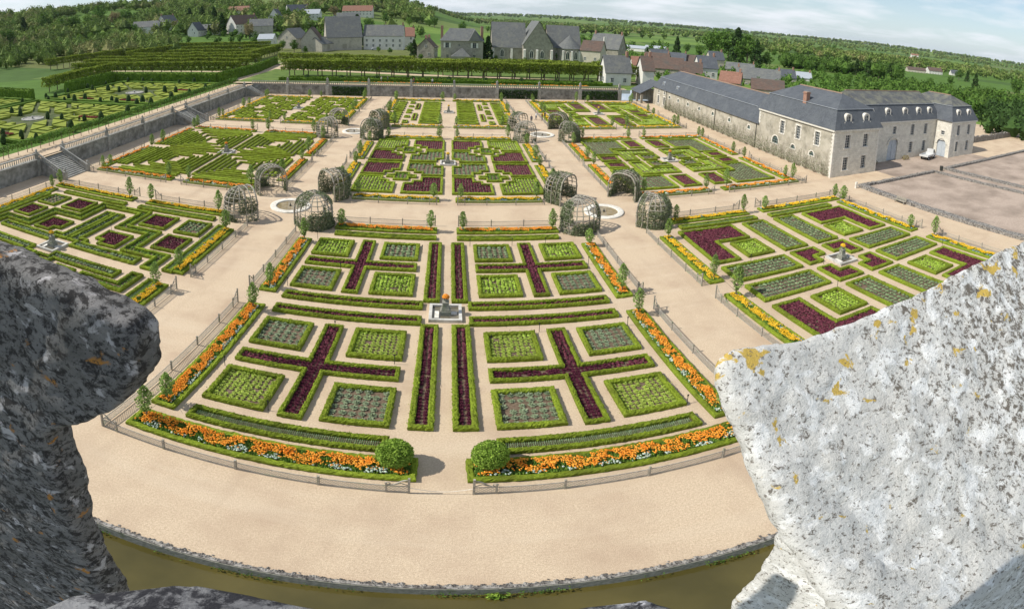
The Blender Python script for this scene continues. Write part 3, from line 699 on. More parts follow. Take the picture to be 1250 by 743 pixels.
# the two clipped round bushes by the moat gate
for sx, w in ((-1,'terrace'),(1,'stable')):
    root = thing('round_bush', f"clipped round green bush at moat gate, {w} side of the opening", 'bush', (sx*1.95,17.5,0), 0, 'round bushes at the moat gate')
    mb = MB(); mb.tube([(0,0,0),(0,0,1.0)],[.06,.04],6); mb.build('trunk','bark',root)
    mb = blob_leaves(.8,.8,.88,6500,.09,.98,.5); mb.octas([(0,0,.98)],.5,.55); mb.build('crown','leaf_bush',root)
# label stakes and sprinklers
for (x,y) in [(-2.9,26.2),(-8.5,19.0+1.4),(-12.3,34.9),(-2.2,42.9),(2.2,41.0+3.5),(9.4,44.5),(2.9,28.6),(6.2,29.9),(12.3,29.6),(12.2,20.3),(-12.4,23.6),(-7.2,29.5),(-12.4,44.5),(-8.8,38.4),(6.2,44.6),(12.4,39.9),
              (26.3,40.9),(33,32.6),(30.5,28.1),(41.5,33.2),(47,28.3),(37.4,36.2),(27,36.2),(-29,41),(-33,39),(-37,43),(-26,36.6),(-28,35),(-23.5,41),(-31.5,35),(-35.6,33.1)]:
    mb = MB(); mb.tube([(0,0,0),(0,0,.85)],.022,5); mb.box(-.05,.05,-.01,.01,.72,.85); o = mb.build('garden_stake','iron'); o.location = (x,y,0)
    sq = min(SQ, key=lambda s_: math.hypot(CX[s_[0]]-x, CY[s_[1]]-y))
    near = min(beds, key=lambda b: 99 if b[0] != sq else abs(sum(q[0] for q in b[1])/len(b[1])+CX[sq[0]]-x)+abs(sum(q[1] for q in b[1])/len(b[1])+CY[sq[1]]-y))
    tag(o, f"thin dark garden stake by {near[3]} bed of {CW[near[2]]}, {quarter(x-CX[sq[0]],y-CY[sq[1]])} of {SQ[sq]}", 'garden stake', f"garden stakes by {near[3]} {near[2]} beds, {quarter(x-CX[sq[0]],y-CY[sq[1]])} of {SQ[sq]}")

# ------------------------------------------------------------------ pools, basins, arbours
for sq, nm in SQ.items():
    ox, oy = CX[sq[0]], CY[sq[1]]; col = COLOR.get(sq,'yellow')
    root = thing('fountain', f"square stone pool with {col}-topped pedestal in middle of {nm}", 'fountain', (ox,oy,0), 0, 'square pools with pedestals')
    mb = MB(); k = 1.15; t = .22
    mb.box(-k,k,-k,-k+t,0,.28); mb.box(-k,k,k-t,k,0,.28); mb.box(-k,-k+t,-k+t,k-t,0,.28); mb.box(k-t,k,-k+t,k-t,0,.28); mb.build('pool_rim','rim_stone',root)
    mb = MB(); mb.flat(rect(-k+t,-k+t,k-t,k-t),.1); mb.build('water','pool',root)
    mb = MB(); mb.box(-.75,-.45,-.75,.2,.1,.2); mb.build('ledge','limestone',root); mb = MB(); mb.box(.4,.8,-.2,.15,.1,.2); mb.build('ledge','limestone',root)
    mb = MB(); mb.box(-.36,.36,-.36,.36,.05,.5); mb.box(-.3,.3,-.3,.3,.5,.62); mb.add([(-.26,-.26,.62),(.26,-.26,.62),(.26,.26,.62),(-.26,.26,.62),(-.19,-.19,1.15),(.19,-.19,1.15),(.19,.19,1.15),(-.19,.19,1.15)],[(0,1,5,4),(1,2,6,5),(2,3,7,6),(3,0,4,7),(4,5,6,7)])
    mb.box(-.24,.24,-.24,.24,1.15,1.24); mb.lathe([(.1,1.24),(.07,1.34),(.2,1.42),(.25,1.56),(.2,1.56)],12); mb.build('pedestal','stone_dark',root)
    mb = MB(); pts = [tuple(Vector((R.gauss(0,1),R.gauss(0,1),abs(R.gauss(0,1)))).normalized()*.24+Vector((0,0,1.6))) for _ in range(160)]; mb.octas(pts,.045,.045); mb.octas([(0,0,1.62)],.22,.2); mb.build('flower_ball',col,root)
BAS = {('terrace','moat'): (-17.8,52.5), ('stable','moat'): (17.8,52.5), ('terrace','village'): (-17.8,91.6), ('stable','village'): (17.8,91.6)}
arb_meshes = []
def arb_surf(u, t):
    # u in 0..1 around the plan (barrel edge -> apse -> barrel edge); t height 0..1
    Rr = 1.75; z = 1.7*t/.5 if t < .5 else 1.75+1.75*math.sin((t-.5)/.5*PI/2)
    k = 1.0 if t < .5 else math.cos((t-.5)/.5*PI/2)**.8
    La = 1.3; tot = 2*La+PI*Rr; s_ = u*tot
    if s_ < La: x, y = La-s_, Rr
    elif s_ > tot-La: x, y = s_-(tot-La), -Rr
    else:
        a = PI/2+(s_-La)/Rr; x, y = Rr*math.cos(a), Rr*math.sin(a)
        return (x*k, y*k, z)
    return (x, y*k, z)
def arbor_frame():
    mb = MB(); J = lambda p: (p[0]+R.gauss(0,.02), p[1]+R.gauss(0,.02), p[2]+R.gauss(0,.02))
    for x in (1.3,.65,0):
        pts = []
        for t in np.linspace(0,1,12): pts.append((x,1.85*(1 if t < .5 else math.cos((t-.5)/.5*PI/2)**.8),1.75*t/.5 if t < .5 else 1.75+1.75*math.sin((t-.5)/.5*PI/2)))
        pts += [(a,-b,c) for a,b,c in pts[::-1][1:]]
        mb.tube([J(p) for p in pts], .10 if x == 1.3 else .065, 6)
    for i in range(1,8):
        u = (1.3+PI*1.85*i/8)/(2.6+PI*1.85); mb.tube([J(arb_surf(u,t)) for t in np.linspace(0,.985,11)], .06, 5)
    for t in (.04,.15,.26,.37,.48,.58,.68,.78,.87,.95):
        mb.tube([J(arb_surf(u,t)) for u in np.linspace(0,1,19)], .048, 5)
    mb.tube([(1.3,0,3.5),(0,0,3.5)],.05,5); mb.tube([(0,0,3.4),(0,0,3.85)],.035,5)
    return mb
fr_mesh = None
arb_i = 0
for (ww, vv), (bx, by) in BAS.items():
    root = thing('round_basin', f"round basin with white stone rim on {vv}-side crossing, {ww} side", 'basin', (bx,by,0), 0, 'round basins at the path crossings')
    mb = MB(); mb.lathe([(1.7,.02),(1.62,.06),(1.7,.12),(2.3,.12),(2.36,.05),(2.36,0)],40); 
    mb2 = MB(); n = 48; vs = []; prof = [(1.62,.02),(1.62,.13),(1.7,.15),(2.25,.15),(2.33,.12),(2.33,0)]
    for r_, z in prof:
        for k in range(n): vs.append((r_*math.cos(2*PI*k/n), r_*math.sin(2*PI*k/n), z))
    mb2.add(vs, [(i*n+k,(i+1)*n+k,(i+1)*n+(k+1)%n,i*n+(k+1)%n) for i in range(5) for k in range(n)]); mb2.build('basin_rim','limestone',root,True)
    mb = MB(); mb.flat([(1.64*math.cos(2*PI*k/n),1.64*math.sin(2*PI*k/n)) for k in range(n)],.035); mb.build('water','basin_mud',root)
    mb = MB(); mb.lathe([(.14,0),(.12,.15),(.05,.2),(.04,.4)],10); mb.build('water_spout','iron',root)
    for sx in (-1,1):
        for sy in (-1,1):
            ang = math.atan2(-sy, -sx)
            sqn = SQ[({(-1,'terrace'):'L',(1,'terrace'):'C',(-1,'stable'):'C',(1,'stable'):'R'}[(sx,ww)], (1 if sy < 0 else 2) if vv == 'moat' else (2 if sy < 0 else 3))]
            lab = f"rose-covered dome arbour at corner of {sqn} facing {ww} basin, {vv}-side crossing"
            root = thing('trellis_arbor', lab, 'arbour', (bx+sx*4.3, by+sy*4.55, 0), ang, 'domed trellis arbours round the basins')
            if fr_mesh is None:
                o = arbor_frame().build('arbor_frame','wood',root); fr_mesh = o.data
            else:
                o = bpy.data.objects.new('arbor_frame', fr_mesh); COL.objects.link(o); o.parent = root
            pts = []; ph = R.uniform(0,6); dens = [.25,.5,.8,1.0][arb_i % 4]
            if vv == 'moat': dens = {(-1,-1,'terrace'):.45,(-1,1,'terrace'):.4,(1,1,'terrace'):.9,(1,-1,'terrace'):.62,(-1,-1,'stable'):.6,(-1,1,'stable'):.9,(1,1,'stable'):.75,(1,-1,'stable'):.85}[(sx,sy,ww)]
            for _ in range(15000):
                u, t = R.random(), R.random()**1.2*.98
                f = .5+.5*math.sin(u*9+ph)*math.cos(t*6+ph*2)
                if f+(.5-t)*.45 > 1.06-dens*.84:
                    p = Vector(arb_surf(u,t)); p += Vector((R.gauss(0,.09),R.gauss(0,.09),R.gauss(0,.09))); pts.append(tuple(p))
            for _ in range(1200): # fuller skirt of leaves at the foot
                u = R.random()
                if math.sin(u*11+ph) > -.2: p = arb_surf(u, R.random()**2*.35); pts.append((p[0]+R.gauss(0,.13),p[1]+R.gauss(0,.13),p[2]))
            mb = MB(); mb.cards(pts[:8500], .135); mb.build('climbing_roses','vine',root); arb_i += 1

# ------------------------------------------------------------------ ground, moat, terrace
mb = MB(); mb.flat([(-55.5,10.15),(150,10.15),(150,133.5),(-55.5,133.5)], 0); struct('gravel_ground', mb, 'gravel')
mb = MB(); mb.box(-80,150,10.03,10.2,-.02,.04)
V = []; n = 900
for i in range(n):
    x = -80+230*i/n
for i in range(0, 2600):
    x = -42+R.uniform(0,95); y = 10.16+R.gauss(0,.06); q = R.uniform(.03,.07)
    mb.octas([(x,y,.04)], q, q*.8)
struct('moat_kerb', mb, 'flint')
mb = MB(); mb.box(-80,150,10.0,10.5,-4,-.02); struct('moat_wall', mb, 'stone_dark')
mb = MB(); mb.flat(rect(-80,-20,150,10.02), -.62); struct('moat_water', mb, 'water')
pts = [(1.5+R.gauss(0,.16), 9.8+R.gauss(0,.06), -.5+abs(R.gauss(0,.07))) for _ in range(110)]
mb = MB(); mb.octas([(1.5,9.85,-.5)],.2,.1); mb.cards(pts, .1); tag(mb.build('water_weed','leaf_bush'), 'small green weed clump growing from the moat wall', 'weed')
pts = [(R.uniform(-22,22), 9.9+R.gauss(0,.05), -.45+R.uniform(-.12,.2)) for _ in range(2600)]
pts = [p for p in pts if math.sin(p[0]*.9)+math.sin(p[0]*2.3+1)+R.gauss(0,.6) > .4]
mb = MB(); mb.cards(pts, .07); tag(mb.build('wall_weeds','leaf_mid'), 'tufts of green moss and weeds along the moat wall', 'weeds', None, 'stuff')

def lin(a,b,s): return list(np.arange(a,b-1e-6,s))
gx = sorted(set([round(v,1) for v in [-7000,-5000,-3600,-2600,-1900,-1400]+lin(-1100,-300,50)+lin(-300,-60,20)+[-55.5]+lin(-40,150,19)+[150]+lin(180,600,30)+lin(600,1400,80)+[1700,2100,2600,3200,3900,4700,5600,6600,8000]]))
gy = sorted(set([round(v,1) for v in [-3000,-1500,-700,-300,-100,10.6]+lin(30,133,20)+[133.5]+lin(150,700,25)+lin(700,1500,80)+[1800,2200,2700,3300,4000,4800,5700,6600,8000]]))
idx = {}; V = []; Fc = []
def vid(x,y,z):
    k = (x,y,round(z,2))
    if k not in idx: idx[k] = len(V); V.append((x,y,z))
    return idx[k]
for i in range(len(gx)-1):
    for j in range(len(gy)-1):
        x0,x1,y0,y1 = gx[i],gx[i+1],gy[j],gy[j+1]
        if x0 >= -55.5 and x1 <= 150 and y0 >= -100 and y1 <= 133.5: continue
        if y1 <= 10.6 and x0 > -55.5 and x1 <= 150: continue
        zz = []
        for (x,y) in ((x0,y0),(x1,y0),(x1,y1),(x0,y1)):
            z = T(x,y)
            if x <= -55.5 and y <= 133.5: z = max(2.55,T(x,y)-.45) if x > -110 else T(x,y)
            if x >= 150 and y <= 133.5: z = -.3 if x == 150 else T(x,y)
            zz.append(z)
        Fc.append(tuple(vid(x,y,z) for (x,y),z in zip(((x0,y0),(x1,y0),(x1,y1),(x0,y1)),zz)))
mb = MB(); mb.add(V,Fc); o = struct('countryside_terrain', mb, 'fields', True)
# terrace surfaces on top of the terrain
mb = MB(); mb.flat([(-62,-20),(-55.5,-20),(-55.5,133.5),(-62,133.5)], 2.62); mb.flat([(-62,133.5),(50,133.5),(50,136.0),(-62,136.0)], 3.02); struct('terrace_path', mb, 'gravel')
mb = MB(); mb.flat([(-62,136.0),(62,136.0),(62,178),(-62,178)], 3.03); struct('terrace_lawn', mb, 'grass')
mb = MB(); mb.flat([(-66,172),(-66,176),(-10,160.5),(62,150.6),(62,148),(-12,157)], 3.045); mb.flat([(-66,138.5),(-62,138.5),(-62,205),(-68,205)], 3.05); struct('garden_path', mb, 'gravel')
mb = MB(); mb.flat([(-150,134.5),(-66,134.5),(-66,215),(-150,215)], 3.035); struct('orchard_grass', mb, 'grass')
for y in (160,186,200):
    mb = MB(); mb.flat([(-150,y),(-66,y),(-66,y+2.6),(-150,y+2.6)], 3.05); struct('garden_path', mb, 'gravel')
# stairs and retaining walls
def wall_run(y0, y1):
    mb = MB(); mb.box(-56.1,-55.45,y0,y1,0,2.5); return mb
for (y0,y1,lab) in ((10.7,50.1,'tall stone retaining wall beside the zigzag-bed square'),(55.3,89.4,'tall stone retaining wall beside the maze square'),(94.6,128.0,'tall stone retaining wall beside the chequered square')):
    root = thing('retaining_wall', lab, 'wall', (-55.5,(y0+y1)/2,0)); off = (-55.5,(y0+y1)/2,0)
    wall_run(y0,y1).build('wall_face','wall_old',root,False,off)
    mb = MB(); mb.box(-56.2,-55.33,y0,y1,2.5,2.68); mb.build('coping','wall_pale',root,False,off)
    n = max(2,round((y1-y0)/11))
    for i in range(n+1):
        y = y0+.35+(y1-y0-.7)*i/n; mb = MB(); mb.box(-55.46,-55.25,y-.3,y+.3,0,2.5); mb.build('pilaster','wall_pale',root,False,off)
    root = thing('balustrade', lab.replace('tall stone retaining wall','stone balustrade on terrace edge'), 'balustrade', (-55.8,(y0+y1)/2,2.68)); off = (-55.8,(y0+y1)/2,2.68)
    mb = MB(); mb.box(-55.95,-55.65,y0,y1,3.4,3.55); mb.build('handrail','wall_pale',root,False,off)
    mb = MB()
    for i in range(int((y1-y0)/.42)):
        y = y0+.2+i*.42; mb.lathe([(.07,2.68),(.05,2.8),(.1,2.98),(.05,3.25),(.07,3.4)],6,(-55.8,y,0))
    q = mb.build('balusters','wall_pale',root,False,off); q['kind'] = 'stuff'
    for i in range(n+1):
        y = y0+.3+(y1-y0-.6)*i/n; mb = MB(); mb.box(-56.05,-55.55,y-.25,y+.25,2.68,3.75); mb.lathe([(.2,3.75),(.12,3.8),(.22,4.0),(.05,4.2)],8,(-55.8,y,0)); mb.build('pier','wall_pale',root,False,off)
for (yc,nm) in ((52.7,'maze and zigzag squares'),(92.0,'maze and chequered squares')):
    root = thing('stone_stairs', f'flight of stone stairs up to terrace between {nm}', 'stairs', (-54,yc,0)); off = (-54,yc,0)
    mb = MB(); n = 15
    for i in range(n): mb.box(-56.6,-50.2-i*.38+0, yc-2.3,yc+2.3,2.62*i/n,2.62*(i+1)/n-.0)
    mb = MB()
    for i in range(n):
        x1 = -50.6-i*.38; mb.box(x1-.38,x1,yc-2.3,yc+2.3,0,2.62*(i+1)/n)
    mb.box(-56.3,-50.6-n*.38,yc-2.3,yc+2.3,0,2.62)
    mb.build('steps','wall_pale',root,False,off)
    for sg in (-1,1):
        y = yc+sg*2.5; mb = MB()
        mb.add([(-50.4,y-.18,0),(-50.4,y+.18,0),(-56.1,y+.18,0),(-56.1,y-.18,0),(-50.4,y-.18,.35),(-50.4,y+.18,.35),(-56.1,y+.18,2.8),(-56.1,y-.18,2.8)],[(0,1,2,3),(7,6,5,4),(0,4,5,1),(1,5,6,2),(2,6,7,3),(3,7,4,0)])
        mb.build('side_wall','wall_old',root,False,off); mb = MB()
        mb.beam((-50.4,y,1.05),(-56.1,y,3.5),.22,.14)
        for i in range(15): 
            t = (i+.5)/15; x = -50.4-5.7*t; mb.lathe([(.06,.35+2.45*t),(.09,.6+2.45*t),(.05,1.0+2.45*t)],6,(x,y,0))
        mb.box(-50.6,-50.1,y-.25,y+.25,0,1.25); mb.lathe([(.22,1.25),(.12,1.35),(.25,1.6),(.05,1.85)],10,(-50.35,y,0)); mb.build('stair_balustrade','wall_pale',root,False,off)
# corner stair at the village end
root = thing('stone_stairs','narrow stone stairs at the village end of terrace wall','stairs',(-53,131,0)); off = (-53,131,0)
mb = MB()
for i in range(14): mb.box(-50.8-i*.36-.36,-50.8-i*.36,128.4,131.6,0,2.62*(i+1)/14)
mb.build('steps','wall_pale',root,False,off); mb = MB(); mb.beam((-50.6,128.2,1.0),(-56,128.2,3.5),.2,.15); mb.beam((-50.6,128.2,.2),(-56,128.2,2.7),.2,.5); mb.build('stair_balustrade','wall_pale',root,False,off)
# rear terrace wall
root = thing('retaining_wall','long grey stone retaining wall at village end of garden','wall',(0,133.5,0)); off = (0,133.5,0)
mb = MB(); mb.box(-56.1,48.5,133.5,134.2,0,2.75); mb.build('wall_face','wall_old',root,False,off)
mb = MB(); mb.box(-56.1,48.5,133.4,134.3,2.75,2.9); mb.build('coping','wall_pale',root,False,off)
for i in range(9):
    x = -45+i*11.6; mb = MB(); mb.box(x-.45,x+.45,133.2,133.5,0,2.75); mb.build('pilaster','wall_pale',root,False,off)
for (x0,x1,k) in ((-32,-22.5,0),(13.5,24.5,1),(36.6,47.2,2)):
    mb = MB(); mb.cards([(R.uniform(x0,x1),133.3+R.gauss(0,.08),R.uniform(.1,2.5)) for _ in range(1500)],.3); 
    o = mb.build('wall_creeper','leaf_dark',None,False,(x0,133.3,0)); o.location = (x0,133.3,0)
    tag(o, ['dark climbing leaves on wall behind the chequered square edge','dark climbing leaves on wall behind striped square','dark climbing leaves on wall behind hooked-bed square'][k],'climber','dark climbers on the village end wall')
root = thing('balustrade','pale balustrade along top of village end wall','balustrade',(0,133.8,2.9)); off = (0,133.8,2.9)
mb = MB(); mb.box(-56,48.5,133.7,133.95,3.6,3.75); mb.build('handrail','wall_pale',root,False,off); mb = MB()
for i in range(int(104/.55)): mb.box(-56+i*.55,-55.8+i*.55,133.75,133.9,2.9,3.6)
q = mb.build('balusters','wall_pale',root,False,off); q['kind'] = 'stuff'
for i in range(9):
    x = -45+i*11.6; mb = MB(); mb.box(x-.28,x+.28,133.55,134.1,2.9,4.6); mb.lathe([(.2,4.6),(.1,4.75),(.05,5.0)],8,(x,133.8,0)); mb.build('pier','wall_pale',root,False,off)
# vine trellis lining the terrace path
for i in range(19):
    y = 40+i*5.0; x = -60.3
    root = thing('trellised_vine', f'espaliered vine on posts along terrace path, {ORD[i]} from the moat end', 'vine', (x,y,2.6), 0, 'espaliered vines lining the terrace path')
    for k in range(3): mb = MB(); mb.tube([(R.gauss(0,.05),-2+k*2,0),(0,-2+k*2,1.9)],.06,5); mb.build('post','bark',root)
    mb = MB(); mb.cards([(R.gauss(0,.28),R.uniform(-2.6,2.6),1.6+R.gauss(0,.28)) for _ in range(420)],.26); mb.build('crown','leaf_mid',root)

# ------------------------------------------------------------------ ornamental garden of box compartments and yews
orn = []
def comp(poly, h=.5, m='ornament', lab=None):
    c = (sum(p[0] for p in poly)/len(poly), sum(p[1] for p in poly)/len(poly)); poly = ccw(poly)
    mb = MB(); mb.prism(poly, 2.56, 2.6+h); o = mb.build('box_parterre', m, None, False, (c[0],c[1],2.6)); o.location = (c[0],c[1],2.6); orn.append((c,o))
for bx0,by0,bx1,by1 in ((-100,96,-66,130),(-100,56,-66,92),(-140,56,-104,92)):
    cx, cy = (bx0+bx1)/2, (by0+by1)/2; hw, hh = (bx1-bx0)/2, (by1-by0)/2
    nx_, ny_ = 6, 6
    for ix in range(nx_):
        for iy in range(ny_):
            if ix in (2,3) and iy in (2,3): continue
            x0 = cx-hw+2*hw*ix/nx_+.45; x1 = x0+2*hw/nx_-.9; y0 = cy-hh+2*hh*iy/ny_+.45; y1 = y0+2*hh/ny_-.9
            t_ = (abs(ix-2.5)+abs(iy-2.5)+(ix*iy)%3)%4; fl = ((ix < 3) == (iy < 3)); X = lambda u: x0+(x1-x0)*(u if fl else 1-u); Y = lambda v: y0+(y1-y0)*v
            g = .09
            if t_ < 1.5: comp([(X(0),Y(g*2)),(X(0),Y(1)),(X(1-g*2),Y(1))]); comp([(X(g*2),Y(0)),(X(1),Y(0)),(X(1),Y(1-g*2))])
            elif t_ < 2.5:
                comp([(X(0),Y(0)),(X(1),Y(0)),(X(1),Y(.28)),(X(.28),Y(.28)),(X(.28),Y(1)),(X(0),Y(1))]); comp([(X(.42),Y(.42)),(X(1),Y(.42)),(X(1),Y(1)),(X(.72),Y(1)),(X(.72),Y(.7)),(X(.42),Y(.7))])
            else: comp([(X(0),Y(.5)),(X(.5),Y(0)),(X(1),Y(.5)),(X(.5),Y(1))]); comp([(X(0),Y(0)),(X(.36),Y(0)),(X(0),Y(.36))]); comp([(X(1),Y(1)),(X(.64),Y(1)),(X(1),Y(.64))]); comp([(X(1),Y(0)),(X(1),Y(.36)),(X(.64),Y(0))]); comp([(X(0),Y(1)),(X(0),Y(.64)),(X(.36),Y(1))])
    mb = MB(); mb.flat(rect(bx0,by0,bx1,by1), 2.6); struct('soil_with_shade', mb, 'garden_dark')  # dark soil, with the shade between the box compartments put into its colour
    mb = MB()
    for a in (0,PI/2):
        pass
    for (p,q) in (((-1,-1),(1,-1)),((1,-1),(1,1)),((1,1),(-1,1)),((-1,1),(-1,-1))):
        strip(mb, [(cx+p[0]*(hw+.6),cy+p[1]*(hh+.6)),(cx+q[0]*(hw+.6),cy+q[1]*(hh+.6))], .9, .8, 1.2, .05, 2.6)
    o = mb.build('boundary_hedge','hedge_dark',None,False,(cx,cy,2.6)); o.location = (cx,cy,2.6)
    tag(o, {(-83,113):'dark boundary hedge framing ornamental square nearest the tall hornbeam hedge',(-83,74):'dark boundary hedge framing ornamental square above the maze terrace wall',(-83,34):'dark boundary hedge framing ornamental square at moat end'}.get((int(cx),int(cy)), f"dark boundary hedge of outlying ornamental square {'by the moat' if cy < 50 else 'beyond the middle walk'}"), 'hedge')
    root = thing('fountain', f"low stone fountain in ornamental square {'by the hornbeam hedge' if cy > 100 else 'by the middle walk' if cy > 60 else 'at the moat end'}{', outer row' if cx < -100 else ''}", 'fountain', (cx,cy,2.6))
    mb = MB(); mb.lathe([(2.6,0),(2.6,.15),(2.2,.15),(2.2,.05)],20); mb.build('rim','wall_pale',root); mb = MB(); mb.lathe([(.25,0),(.15,.4),(.4,.5),(.1,.7)],10); mb.build('pedestal','wall_pale',root)
    if cx > -100:
        for k,(dx,dy) in enumerate(((.5,-.85),(.8,.2),(-.3,-.88))):
            mb = MB(); mb.octas([(cx+hw*dx+R.uniform(-2.4,2.4),cy+hh*dy+R.uniform(-.5,.5),3.25) for _ in range(130)],.22,.18); o = mb.build('red_flowers', 'tulip_red' if 'tulip_red' in M else 'leaf_red'); tag(o, f"{['first','second','third'][k]} patch of red tulips in ornamental square {'by the hornbeam hedge' if cy > 100 else 'by the middle walk' if cy > 60 else 'at the moat end'}",'flowers',None,'stuff')
cnt = {}
for c,o in orn:
    rg = ('hornbeam-hedge' if c[1] > 94 else 'middle-walk' if c[1] > 54 else 'moat-end')+(' outer' if c[0] < -103 else '')
    cnt[rg] = cnt.get(rg,0)+1
    o['label'] = f"bright clipped box compartment in the {rg} ornamental square"; o['category'] = 'box parterre'; o['group'] = f'box compartments of the {rg} ornamental square'
yroot = thing('topiary_yew','x','topiary'); mb = MB(); mb.lathe([(.5,0),(.62,.5),(.6,1.3),(.42,1.9),(.15,2.25)],10)
V_ = mb.v[0]; mb.v[0] = V_+NR.normal(size=V_.shape)*.04; yk = mb.build('foliage','yew',yroot,True)
ylist = []
for y in (54.0,93.8,131.0,97,58,113,75):
    for x in (-98,-93,-88,-79,-74,-69): ylist.append((x+R.uniform(-1,1), y+R.uniform(-.6,.6)))
for y in range(58,130,9): ylist.append((-64.6,y)); ylist.append((-102.2,y+3))
for i,(x,y) in enumerate(sorted(ylist)):
    lab = f"dark clipped yew {'beside the terrace path' if x > -66 else 'in the ornamental garden'}, {'hornbeam-hedge end' if y > 110 else 'middle' if y > 75 else 'moat end'}"
    g = f"clipped yews, {'terrace path' if x > -66 else 'ornamental garden'} {'hornbeam end' if y > 110 else 'middle' if y > 75 else 'moat end'}"
    s_ = R.uniform(.7,1.05)
    if i == 0: yroot.location = (x,y,2.6); yroot['label'] = lab; yroot['group'] = g
    else: dup(yroot, [yk], (x,y,2.6), R.uniform(0,6), lab, g, s_)
# tall hornbeam hedges
def tall_hedge(lab, pts, w, h, z0=2.9):
    c = pts[0]; root = thing('tall_hedge', lab, 'hedge', (c[0],c[1],z0)); mb = MB(); strip(mb, pts, w, h, .8, .07, z0)
    L_ = []
    for a,b in zip(pts,pts[1:]):
        ln = math.dist(a,b); nx, ny = -(b[1]-a[1])/ln, (b[0]-a[0])/ln
        for _ in range(int(ln*70)):
            t = R.random(); side = R.choice((-1,1)); z = R.uniform(.1,h)
            if R.random() < .35: s_ = R.uniform(-w/2,w/2); z = h*1.01
            else: s_ = side*w/2*1.02
            L_.append((a[0]+(b[0]-a[0])*t+nx*s_, a[1]+(b[1]-a[1])*t+ny*s_, z0+z))
    mb.cards(L_, .32); mb.build('foliage','hedge_tall',root,False,(c[0],c[1],z0))
tall_hedge('tall bright hornbeam hedge closing the ornamental garden toward the village',[(-107,133.5),(-67.5,133.5)],1.6,2.9)
tall_hedge('tall hornbeam hedge running back toward the village lane',[(-66.5,133.8),(-65.0,160),(-68.5,190)],1.6,3.0)
tall_hedge('tall hornbeam hedge on the far side of ornamental garden',[(-104.5,108),(-106,132.5)],1.8,3.6,2.6)
tall_hedge('tall hornbeam hedge beside outlying ornamental square',[(-104.5,94),(-148,96)],1.6,3.2,2.6)
tall_hedge('low dark hedge along lawn above village end wall',[(-50,140.8),(48,140.8)],1.0,.9,3.0)
tall_hedge('second low dark hedge below the clipped limes',[(-48,145.6),(50,145.6)],.8,.7,3.0)
for i in range(9):
    x = -42+i*10.5; root = thing('clipped_shrub', f"dark round clipped shrub on terrace lawn, {ORD[i]} from the stairs side", 'shrub', (x,143.2,3.0), 0, 'dark clipped shrubs on the terrace lawn')
    mb = blob_leaves(.8,.8,.8,260,.25,.8); mb.octas([(0,0,.8)],.7,.75); mb.build('foliage','leaf_dark',root)
mb = MB(); mb.octas([(R.uniform(-30,-2),139.0+R.gauss(0,.5),3.15) for _ in range(150)]+[(R.uniform(12,40),139.2+R.gauss(0,.5),3.15) for _ in range(150)],.13,.14)
tag(mb.build('orange_flowers','orange'),'thin scatter of orange flowers on lawn above village wall','flowers',None,'stuff')

# ------------------------------------------------------------------ clipped limes
lroot = thing('lime_tree','x','tree'); limes = []
for v in range(3):
    root = lroot if v == 0 else thing('lime_tree','x','tree')
    tr = MB(); tr.tube([(0,0,0),(.05,0,1.2),(0,.05,2.4),(0,0,3.6)],[.2,.17,.15,.1],7)
    for k in range(8):
        a = k*PI/4+R.uniform(-.2,.2); tr.tube([(0,0,2.1+R.uniform(0,.5)),(math.cos(a)*.9,math.sin(a)*.6,3.2),(math.cos(a)*1.7,math.sin(a)*.9,4.6)],[.1,.07,.03],4,False)
    t = tr.build('trunk','bark',root); pts = []
    for _ in range(1250):
        x = R.uniform(-2.4,2.4); y = R.uniform(-1.25,1.25); z = R.uniform(2.4,5.5)
        f = R.random()
        if f < .5: y = R.choice((-1,1))*R.uniform(1.0,1.35)
        elif f < .78: z = R.uniform(5.15,5.6)
        if math.sin(x*2.6+v)+math.sin(z*3.1)+.4*math.sin(x*7) < -1.05 and z < 4.9: continue
        if z < 2.8 and R.random() < .4: continue
        pts.append((x,y,z))
    mb = MB(); mb.cards(pts, .4); c = mb.build('crown','leaf_lime',root); limes.append((root,[t,c]))
lime_used = [False]*3
def lime(x,y,z,rz,lab,grp):
    v = R.randrange(3); root, kids = limes[v]
    if not lime_used[v]:
        lime_used[v] = True; root.location = (x,y,z); root['label'] = lab; root['group'] = grp; root.rotation_euler = (0,0,rz); return
    dup(root, kids, (x,y,z), rz+R.choice((0,PI)), lab, grp, R.uniform(.96,1.04))
def lime_row(x0,y0,x1,y1,nm,end,z=3.0,sp=4.55):
    if x1 < -55: z -= .9; sp = min(sp,4.0)
    L_ = math.dist((x0,y0),(x1,y1)); n = int(L_/sp); a = math.atan2(y1-y0,x1-x0)
    for i in range(n+1):
        t = i/n; lime(x0+(x1-x0)*t, y0+(y1-y0)*t, z, a, f"clipped lime tree, {ORD[i]} from {end} in {nm}", f'limes of the {nm}')
lime_row(-49,147.6,56,147.6,'front row behind lawn','the stairs side')
lime_row(-49,153.0,56,152.6,'second row behind lawn','the stairs side')
lime_row(-2,158.5,58,157.6,'third row before the church','the manor side')
lime_row(-60,176,-14,162.5,'slanting row by village path','the hedge end')
lime_row(-140,196,-84,196,'near row of square block','the outer end',3.0)
lime_row(-140,152,-70,152,'row just behind the hornbeam hedge','the outer end',3.0)
lime_row(-146,166,-72,166,'middle row behind the hornbeam hedge','the outer end',3.0)
lime_row(-150,181,-74,181,'third row behind the hornbeam hedge','the outer end',3.0)
lime_row(-112,108,-118,146,'row outside the ornamental garden','the moat end',3.0)
lime_row(-84,199,-86,240,'side row of square block','the near end',3.0)
lime_row(-150,203,-150,240,'long outer avenue','the near end',3.9)
lime_row(-132,214,-90,214,'second row of square block','the outer end',3.0)
lime_row(-138,238,-86,240,'back row of square block','the outer end',3.2)
lime_row(-170,166,-160,262,'outermost avenue beyond meadow','the near end',4.0)
